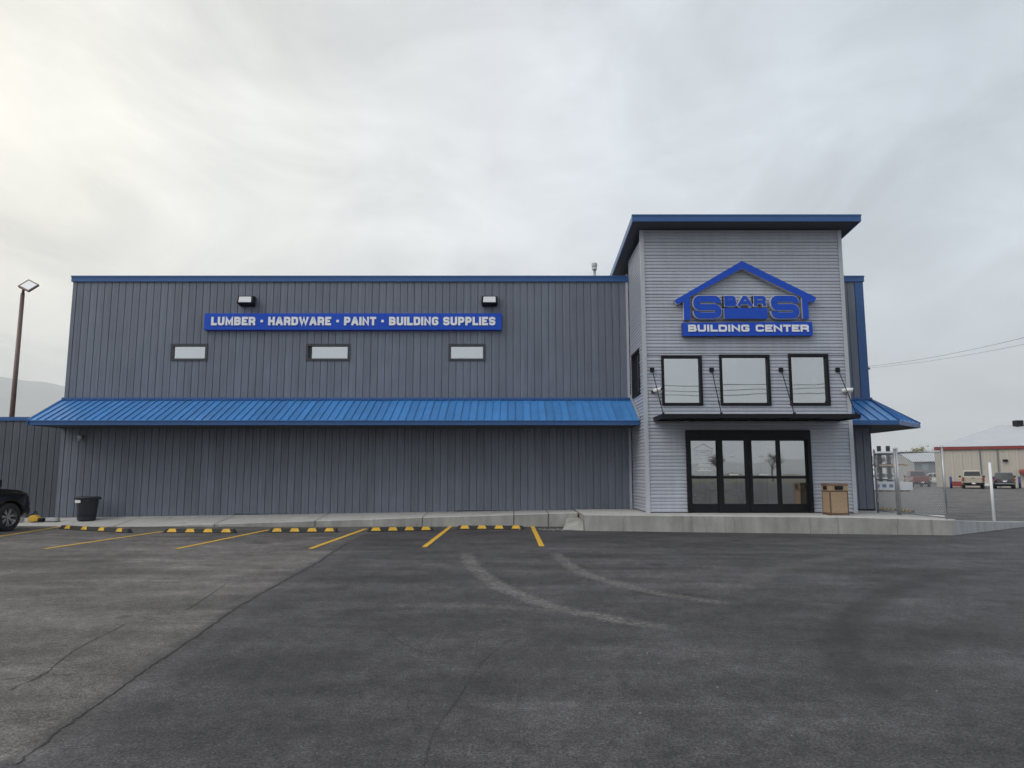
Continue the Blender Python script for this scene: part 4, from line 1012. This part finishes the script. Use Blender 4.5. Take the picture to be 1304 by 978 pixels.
    if pick:
        m = MB(); m.box(-.12,.12,-h-.02,-h+.0,1.08,1.14); m.build('tailgate_handle', M['black'], root, local=True)
        m = MB(); m.box(-.75,.75,-h+.10,-.62,1.236,1.242); m.build('bed_cover', M['black'], root, local=True)
        m = MB(); m.box(-.3,-.15,-h-.093,-h-.088,.53,.62); m.box(.15,.3,-h-.093,-h-.088,.53,.62); m.build('step_pad', M['rubber'], root, local=True)
    else:
        m = MB(); m.box(-.30,.30,-h-.02,-h+.005,.88,.93); m.build('chrome_strip', M['chrome'], root, local=True)
        m = MB(); m.box(-hw+.06,hw-.06,-h-.105,-h-.09,.50,.56); m.build('bumper_trim', M['chrome'], root, local=True)
    m = MB(); m.box(-.16,.16,-h-.10 if pick else -h-.02,-h-.091 if pick else -h-.004,.50 if pick else .72,.62 if pick else .84); m.build('number_plate', M['white'], root, local=True)
    return root
# dark car at the left edge, front wheel in view: put that wheel on its pixel
ang = -R(11); wpx = gp(11, 676.8)
def put(lx, ly, w): 
    c, s = math.cos(ang), math.sin(ang); return (w.x-(c*lx-s*ly), w.y-(s*lx+c*ly), 0)
vehicle('parked_car', 'black car with silver alloy wheel cut off by the left edge', 'car', put(.93, 4.7/2-.82, wpx), ang, 'carblack', 'suv')

# ------------------------------------------------------------------ right background
bb = thing('metal_building', 'beige ribbed metal building with red eave trim on the far right', 'building', (62, 84, 0))
b0, b1 = Vector((51.0, 86.2, 0)), Vector((77, 70.8, 0)); bd = (b1-b0).normalized(); bn = Vector((-bd.y, bd.x, 0)); bl = (b1-b0).length; EH = 4.45
q = MB(); p = [b0+bn*.05, b1+bn*.05, b1+bn*26, b0+bn*26]; q.hexa([v.copy() for v in p]+[v+Vector((0,0,EH)) for v in p]); bw_ = q.build('wall', M['beige'], bb)
npan = int(bl/.9); pw = bl/npan
m = MB(); pr = [(0,0),(.06,-.05),(.12,0),(.32,0),(.36,-.03),(.40,0),(.60,0),(.64,-.03),(.68,0),(pw,0)]
m.add([(x,y,0) for x,y in pr]+[(x,y,EH-.02) for x,y in pr], [(i,i+1,len(pr)+i+1,len(pr)+i) for i in range(len(pr)-1)]); pmesh = m.mesh('wall_panel', M['beige'])
ba = math.atan2(bd.y, bd.x)
for i in range(npan): piece('wall_panel', pmesh, b0+bd*(i*pw)-bn*.0, bw_, ba)
q = MB(); up = Vector((0,0,1)); o = -bn*.25
q.hexa([b0+o+up*(EH-.02), b1+o+up*(EH-.02), b1+bn*.04+up*(EH-.02), b0+bn*.04+up*(EH-.02), b0+o+up*(EH+.3), b1+o+up*(EH+.3), b1+bn*.04+up*(EH+.3), b0+bn*.04+up*(EH+.3)]); q.build('eave_trim', M['redtrim'], bb)
rg0, rg1 = b0+bd*7.5+bn*13+up*7.9, b1-bd*4+bn*13+up*7.9
e0, e1, e2, e3 = b0-bn*.3+up*(EH+.31), b1-bn*.3+up*(EH+.31), b1+bn*26.3+up*(EH+.31), b0+bn*26.3+up*(EH+.31)
q = MB(); q.add([e0,e1,e2,e3,rg0,rg1], [(0,1,5,4),(2,3,4,5),(3,0,4),(1,2,5),(3,2,1,0)]); q.build('roof', M['paleroof'], bb)
for u in (4.6, 6.3): 
    p = b0+bd*u-bn*.12; MB().tube([p, p+up*(EH-.05)], .06, 6).build('downpipe', M['slate'], bb)
p = b0+bd*7.0-bn*.2; MB().box(p.x-.22, p.x+.22, p.y-.12, p.y+.12, 2.95, 3.2).build('wall_fixture', M['black'], bb)
p = b0+bd*8.2; q = MB(); q.hexa([p-bn*1.2+up*1.6, p+bd*5-bn*1.2+up*1.6, p+bd*5-bn*.06+up*1.65, p-bn*.06+up*1.65, p-bn*1.2+up*1.85, p+bd*5-bn*1.2+up*1.85, p+bd*5-bn*.06+up*2.05, p-bn*.06+up*2.05]); q.build('door_canopy', M['redtrim'], bb)
p = b0+bd*9.5+bn*12+up*6.9; MB().box(p.x-.4, p.x+.5, p.y-.4, p.y+.4, 7.3, 8.4).build('roof_unit', M['black'], bb)
for i, px in enumerate((1211.5, 1266, 1299)):
    p = gp(px, 621.8); q = thing('blue_bollard', ('blue bollard at left corner of the beige building', 'blue bollard between the gold pickup and the dark suv', 'blue bollard right of the dark suv')[i], 'bollard', p, group='blue bollards by the beige building')
    MB().tube([p, p+up*1.2], .12, 10).build('pipe', M['signdark'], q, True); MB().lathe([(.12,0),(.08,.06),(0,.09)], p+up*1.2, n=10).build('dome_cap', M['signdark'], q, True)
vehicle('pickup_truck', 'pale gold pickup truck seen from behind before the beige building', 'pickup', gp(1240.5, 622.6)+Vector((1.45,2.42,0)), R(-31), 'cartan', 'pickup')
vehicle('suv', 'dark suv seen from behind, right of the white post', 'suv', gp(1281, 622.6)+Vector((1.2,2.0,0)), R(-32), 'carblack', 'suv')
for px, w_, h_, mt, lab in ((1219, 1.1, .55, 'redtrim', 'low red pallet of goods left of the gold pickup'), (1228, .8, .35, 'wrap', 'low white bundle beside the red pallet'), (1257.5, .7, .3, 'wrap', 'low white bundle right of the gold pickup')):
    p = gp(px, 620.6); t = thing('goods_pallet', lab, 'pallet', p, R(-31), 'goods along the beige wall')
    MB().box(-w_/2, w_/2, -.4, .4, .13, .13+h_).build('goods', M[mt], t, local=True, bevel=.03)
    for k in (-1, 0, 1): MB().box(k*w_*.42-.05, k*w_*.42+.05, -.4, .4, 0, .128).build('runner', M['wood'], t, local=True)
# grey building behind the gate
gb = thing('shed_building', 'grey shed with pale sloping roof seen through the chain-link gate', 'building', (64, 118, 0))
g0, g1 = at(1164, 587, 112), at(1206, 589, 108); gz = 3.5
d_ = Vector((g1.x-g0.x, g1.y-g0.y, 0)).normalized(); n_ = Vector((-d_.y, d_.x, 0)); ln = 22
c0 = Vector((g0.x, g0.y, 0)); c1 = c0+d_*ln; c3 = c0+n_*18-d_*.0; c2 = c1+n_*18
c3 = Vector((at(1128, 600, 128).x, 128, 0)); c2 = c3+d_*ln
q = MB(); q.add([c0,c1,c1+up*gz,c0+up*gz], [(0,1,2,3)], 0); mid = (c0+c3)/2
q.add([c0, c0+up*gz, mid+up*4.9, c3+up*gz, c3], [(0,1,2,3,4)], 1); q.add([c1, c1+up*gz, (c1+c2)/2+up*4.9, c2+up*gz, c2], [(0,1,2,3,4)], 1); q.add([c3,c2,c2+up*gz,c3+up*gz], [(0,1,2,3)], 0)
gw = q.build('wall', [M['slate'], M['lightwall']], gb)
q = MB(); m2 = (c1+c2)/2+up*4.95; m1 = mid+up*4.95
q.add([c0+up*(gz-.05)-n_*.5, c1+up*(gz-.05)-n_*.5, m2+up*.1, m1+up*.1, c3+up*(gz-.05)+n_*.5, c2+up*(gz-.05)+n_*.5], [(0,1,2,3),(3,2,5,4)]); q.build('roof', M['paleroof'], gb)
for k in range(5):
    p = c0+d_*(1.2+k*2.3)-n_*.03; q = MB(); q.add([p+up*2.1, p+d_*.9+up*2.1, p+d_*.9+up*3.1, p+up*3.1], [(0,1,2,3)]); q.build('window', M['pane'], gw)
# things in the yard
vehicle('pickup_truck', 'dark red pickup truck seen through the chain-link fence', 'pickup', gp(1170, 620.3)+Vector((1.2,2.4,0)), R(-18), 'carred', 'pickup')
vehicle('parked_car', 'white car behind the dark red pickup in the far yard', 'car', gp(1190, 617.2), R(60), 'carwhite', 'suv')
vehicle('parked_car', 'white car in the far yard below the lumber rack', 'car', gp(1119, 616.5), R(75), 'carwhite', 'suv')
def bundle(px0, px1, py0, py1, lab, nm, mt, blocks=0, dep=1.2):
    a, b = gp(px0, py1), gp(px1, py1); h_ = at(px0, py0, a.y).z
    t = thing(nm, lab, 'lumber', ((a.x+b.x)/2, a.y, 0), group='lumber stacks in the yard')
    q = MB(); q.box(a.x, b.x, a.y, a.y+dep, .12, h_); q.build('wrap', M[mt], t, bevel=.02)
    for k in range(3):
        x = a.x+.2+(b.x-a.x-.4)*k/2; MB().box(x-.06, x+.06, a.y+.02, a.y+dep-.02, 0, .118).build('bearer', M['wood'], t)
    for k in range(blocks):
        w_ = (b.x-a.x)/(blocks*1.3); x = a.x+.15+k*w_*1.25; MB().box(x, x+w_*.75, a.y-.006, a.y+.0, h_*.42, h_*.75).build('print_mark', M['wrapblue'], t)
bundle(1113, 1140.5, 613.5, 626, 'white-wrapped lumber stack with blue print behind the narrow gate', 'lumber_stack', 'wrap', 3)
bundle(1143, 1163, 614, 626, 'plain white-wrapped lumber stack behind the wide fence panel', 'lumber_stack', 'wrap', 0)
bundle(1146, 1176, 599, 611.5, 'long orange-brown lumber stack in front of the grey shed', 'lumber_stack', 'orange', 0, 3)
rk = thing('lumber_rack', 'tall dark steel cantilever rack with boards behind the narrow gate', 'rack', gp(1127, 621))
rp = gp(1127, 621)
for px in (1121, 1132.5):
    p = Vector((at(px, 600, rp.y).x, rp.y, 0)); zt = at(px, 568, rp.y).z
    MB().box(p.x-.16, p.x+.16, p.y-.16, p.y+.16, 0, zt).build('column', M['racksteel'], rk)
    for zz_ in (at(px, 594, rp.y).z, at(px, 578, rp.y).z): MB().box(p.x-.07, p.x+.07, p.y-1.5, p.y-.165, zz_-.16, zz_).build('arm', M['racksteel'], rk)
    MB().box(p.x-.2, p.x+.2, p.y-1.7, p.y-.17, 0, .2).build('foot', M['racksteel'], rk)
for py, mt in ((592.5, 'wood'), (576.5, 'wrap')):
    z_ = at(1127, py+1.2, rp.y).z; rnd = random.Random(int(py))
    for k in range(4):
        x0 = at(1113, py, rp.y).x-.5*rnd.random(); x1 = at(1139, py, rp.y).x+.8*rnd.random()
        MB().box(x0, x1, rp.y-1.45+k*.31, rp.y-1.18+k*.31, z_+.003, z_+.16+.1*rnd.random()).build('board', M['racksteel' if k == 1 else mt], rk)
for a, b, lab in (((1123,649),(1143,651),'dark wheel stop on the yard asphalt seen under the narrow gate'), ((1147,651),(1165,653),'dark wheel stop on the yard asphalt seen through the wide fence panel')):
    wheel_stop(gp(*a), gp(*b)+Vector((0,0,0)), lab, grp='wheel stops in the yard')

# trees
def tree(name, lab, base, h, spread, leaf, nleaf, seed, grp, twigs=True):
    rnd = random.Random(seed); t = thing(name, lab, 'tree', base, group=grp); m = MB(); base = Vector(base); tips = []
    def grow(p, d, ln, r, lv):
        q = p+d*ln*.5+Vector((rnd.uniform(-1,1), rnd.uniform(-1,1), 0))*ln*.06; e = q+d*ln*.5
        m.tube([p, q, e], [r, r*.8, r*.6], 5 if lv > 1 else 7, False)
        if lv >= 3: tips.append((q, e)); return
        for k in range(4 if lv else 6):
            a = rnd.uniform(0, 6.28); tilt = rnd.uniform(.35, .85); nd = (d*math.cos(tilt)+Vector((math.cos(a), math.sin(a), .15))*math.sin(tilt)*spread).normalized()
            grow(p+(e-p)*rnd.uniform(.55, 1), nd, ln*rnd.uniform(.55, .75), r*.55, lv+1)
    grow(base, Vector((0,0,1)), h*.42, h*.025, 0); m.build('trunk', M['bark'], t, True)
    f = MB()
    for _ in range(nleaf):
        q, e = rnd.choice(tips); c = q.lerp(e, rnd.random())+Vector((rnd.gauss(0,1), rnd.gauss(0,1), rnd.gauss(0,.8)))*h*.045
        if leaf == 'twig':
            d = Vector((rnd.gauss(0,1), rnd.gauss(0,1), abs(rnd.gauss(.6,.6)))).normalized()*h*.07; s = d.cross(Vector((rnd.random(), rnd.random(), rnd.random()))).normalized()*h*.0022
            f.add([c-s, c+s, c+d], [(0,1,2)])
        else:
            u = Vector((rnd.gauss(0,1), rnd.gauss(0,1), rnd.gauss(0,1))).normalized(); v = u.orthogonal().normalized(); s = h*.02*rnd.uniform(.6, 1.4)
            f.add([c-u*s-v*s*.6, c+u*s-v*s*.6, c+u*s+v*s*.6, c-u*s+v*s*.6], [(0,1,2,3)])
    f.build('crown', M['twig' if leaf == 'twig' else 'oliveleaf'], t)
tg = 'trees beyond the yard'
for i, (px, d, py, kind, lab) in enumerate(((1170, 150, 565, 'oliveleaf', 'olive-yellow leafy tree showing above the grey shed roof'), (1190, 155, 568, 'twig', 'bare brown tree above right part of the grey shed roof'),
        (1201, 140, 565, 'twig', 'bare brown tree just left of the beige building'), (1152, 160, 572, 'twig', 'bare brown tree above left part of the grey shed roof'), (1144, 150, 573, 'twig', 'bare brown tree right of the lumber rack top'), (1118, 150, 574, 'twig', 'bare brown tree left of the lumber rack top'))):
    p = at(px, 604, d); zt = at(px, py, d).z; tree('bare_tree' if kind == 'twig' else 'leafy_tree', lab, (p.x, d, 0), zt, 1.0, 'twig' if kind == 'twig' else 'leaf', 1500 if kind == 'twig' else 1400, 20+i, tg)

# utility poles and wires: one run beyond the store, one across the street behind the camera (seen in the glass)
def upole(x, y, h, lab, ang=0):
    t = thing('utility_pole', lab, 'utility pole', (x, y, 0), ang, 'utility poles')
    MB().tube([(0,0,0),(0,0,h)], [.17,.11], 10).build('pole', M['woodpole'], t, True, local=True); MB().box(-1.1,1.1,-.06,.06,h-.75,h-.62).build('crossarm', M['woodpole'], t, local=True)
    for k in (-1, -.45, .45, 1): MB().lathe([(.03,0),(.05,.04),(.05,.1),(.02,.14),(0,.14)], (k,0,h-.62), n=8).build('insulator', M['galv'], t, local=True)
def wire(a, b, sag, lab, r=.012):
    pts = [a.lerp(b, k/20)-Vector((0,0,sag*4*(k/20)*(1-k/20))) for k in range(21)]
    tag(MB().tube(pts, r, 4).build('power_line', M['cable'], None), lab, 'wire', 'power lines')
w1a, w1b = at(1100, 467, 62), at(1310, 423.5, 40); w2a, w2b = at(1100, 469, 62), at(1310, 433, 40)
ext = lambda a, b, k: b+(b-a)*k
wire(w1a, ext(w1a, w1b, .25), .35, 'upper of the two thin wires in the sky on the right', .010); wire(w2a, ext(w2a, w2b, .25), .3, 'lower of the two thin wires in the sky on the right', .008)
e_ = ext(w1a, w1b, .25); upole(e_.x, e_.y, e_.z+.6, 'wooden utility pole carrying the two wires beyond the right edge', R(40))
upole(w1a.x, w1a.y, w1a.z+.6, 'wooden utility pole hidden behind the store carrying the two wires', R(40))
upole(-24, -14, 9.6, 'utility pole left across the street behind the viewer', R(90)); upole(34, -17, 9.6, 'utility pole right across the street behind the viewer', R(90))
for z_, sg in ((9.0, .5), (8.35, .7), (9.0, .9)):
    wire(Vector((-24,-14-(.9 if sg == .9 else 0),z_)), Vector((34,-17-(.9 if sg == .9 else 0),z_)), sg, '%s wire strung across the street, mirrored in the tower windows' % {.5: 'highest near', .7: 'lowest', .9: 'rear high'}[sg], .025)
for i, (x, y, h) in enumerate(((46,-120,7), (64,-135,8), (20,-150,8), (-20,-130,7))):
    tree('bare_tree', ('bare tree across the street, first', 'bare tree across the street near right pole', 'tall bare tree far across the street', 'bare tree across the street near left pole')[i], (x,y,0), h, 1.0, 'twig', 900, 50+i, 'trees across the street')

# loose grit along the kerb
rnd = random.Random(9); m = MB()
def pebble(c, r):
    vs = [c+Vector((rnd.uniform(.6,1)*r*math.cos(a), rnd.uniform(.6,1)*r*math.sin(a), 0)) for a in (0,1.26,2.5,3.77,5.0)]+[c+Vector((0,0,r*rnd.uniform(.5,.9)))]
    m.add(vs, [(0,1,5),(1,2,5),(2,3,5),(3,4,5),(4,0,5)])
for _ in range(150): x = rnd.uniform(-10, 1.6); pebble(Vector((x, 20.85-abs(rnd.gauss(0,.18)), .004)), rnd.uniform(.006,.02))
for _ in range(110): pebble(Vector((rnd.gauss(1.1,.35), rnd.gauss(19.75,.2), .004)), rnd.uniform(.008,.03))
for _ in range(140): x = rnd.uniform(-12, 12); y = rnd.uniform(4, 18); pebble(Vector((x, y, .004)), rnd.uniform(.004,.012))
gr = m.build('gravel', M['stone']); struct(gr, 'stuff'); gr['label'] = 'loose grit scattered along the kerb and on the asphalt'; gr['category'] = 'gravel'

# ------------------------------------------------------------------ hills
def ridge(name, az0, az1, dist, hf, seed, n=90):
    vs = []; fs = []; rows = 10
    for i in range(n+1):
        az = R(az0+(az1-az0)*i/n); top = hf(i/n)*(1+.10*mnoise.fractal(Vector((i*.11, seed, 0)), 1, 2, 5))
        for j in range(rows+1):
            t = j/rows; d = dist*(.72+.28*t); z = top*(t**1.5)*(1+.22*mnoise.fractal(Vector((i*.16, j*.5, seed)), 1, 2, 4)*(1-t))
            vs.append((d*math.sin(az), d*math.cos(az), z-3*(1-t)))
        vs.append((dist*1.2*math.sin(az), dist*1.2*math.cos(az), -3))
    R_ = rows+2
    fs = [(i*R_+j, (i+1)*R_+j, (i+1)*R_+j+1, i*R_+j+1) for i in range(n) for j in range(R_-1)]
    return struct(MB().add(vs, fs).build(name, M['hill'], None, True))
def hm(t):
    az = -60+44*t; k = math.tan(R(abs(az))); 
    return max(60, 1000*min(1, max(.06, (abs(az)-10)/29)))
ridge('mountain_slope', -75, -12, 6800, lambda t: max(90, min(1010, 1640*(1-.86*t))), 3.3)
ridge('far_hills', 110, 250, 6500, lambda t: 130+70*math.sin(t*9), 8.1)

# ------------------------------------------------------------------ air
m = MB(); m.box(-8800, 8800, -8800, 8800, -6, 1180)
hz = m.build('haze', []); struct(hz, 'stuff')
hm_ = bpy.data.materials.new('haze'); hm_.use_nodes = True; t = hm_.node_tree; t.nodes.clear()
o = t.nodes.new('ShaderNodeOutputMaterial'); v = t.nodes.new('ShaderNodeVolumePrincipled'); v.inputs['Color'].default_value = (.93,.96,1,1); v.inputs['Density'].default_value = .0002; v.inputs['Anisotropy'].default_value = .2
t.links.new(v.outputs[0], o.inputs['Volume']); hz.data.materials.append(hm_); hz['label'] = 'pale haze over the far hills'; hz['category'] = 'haze'
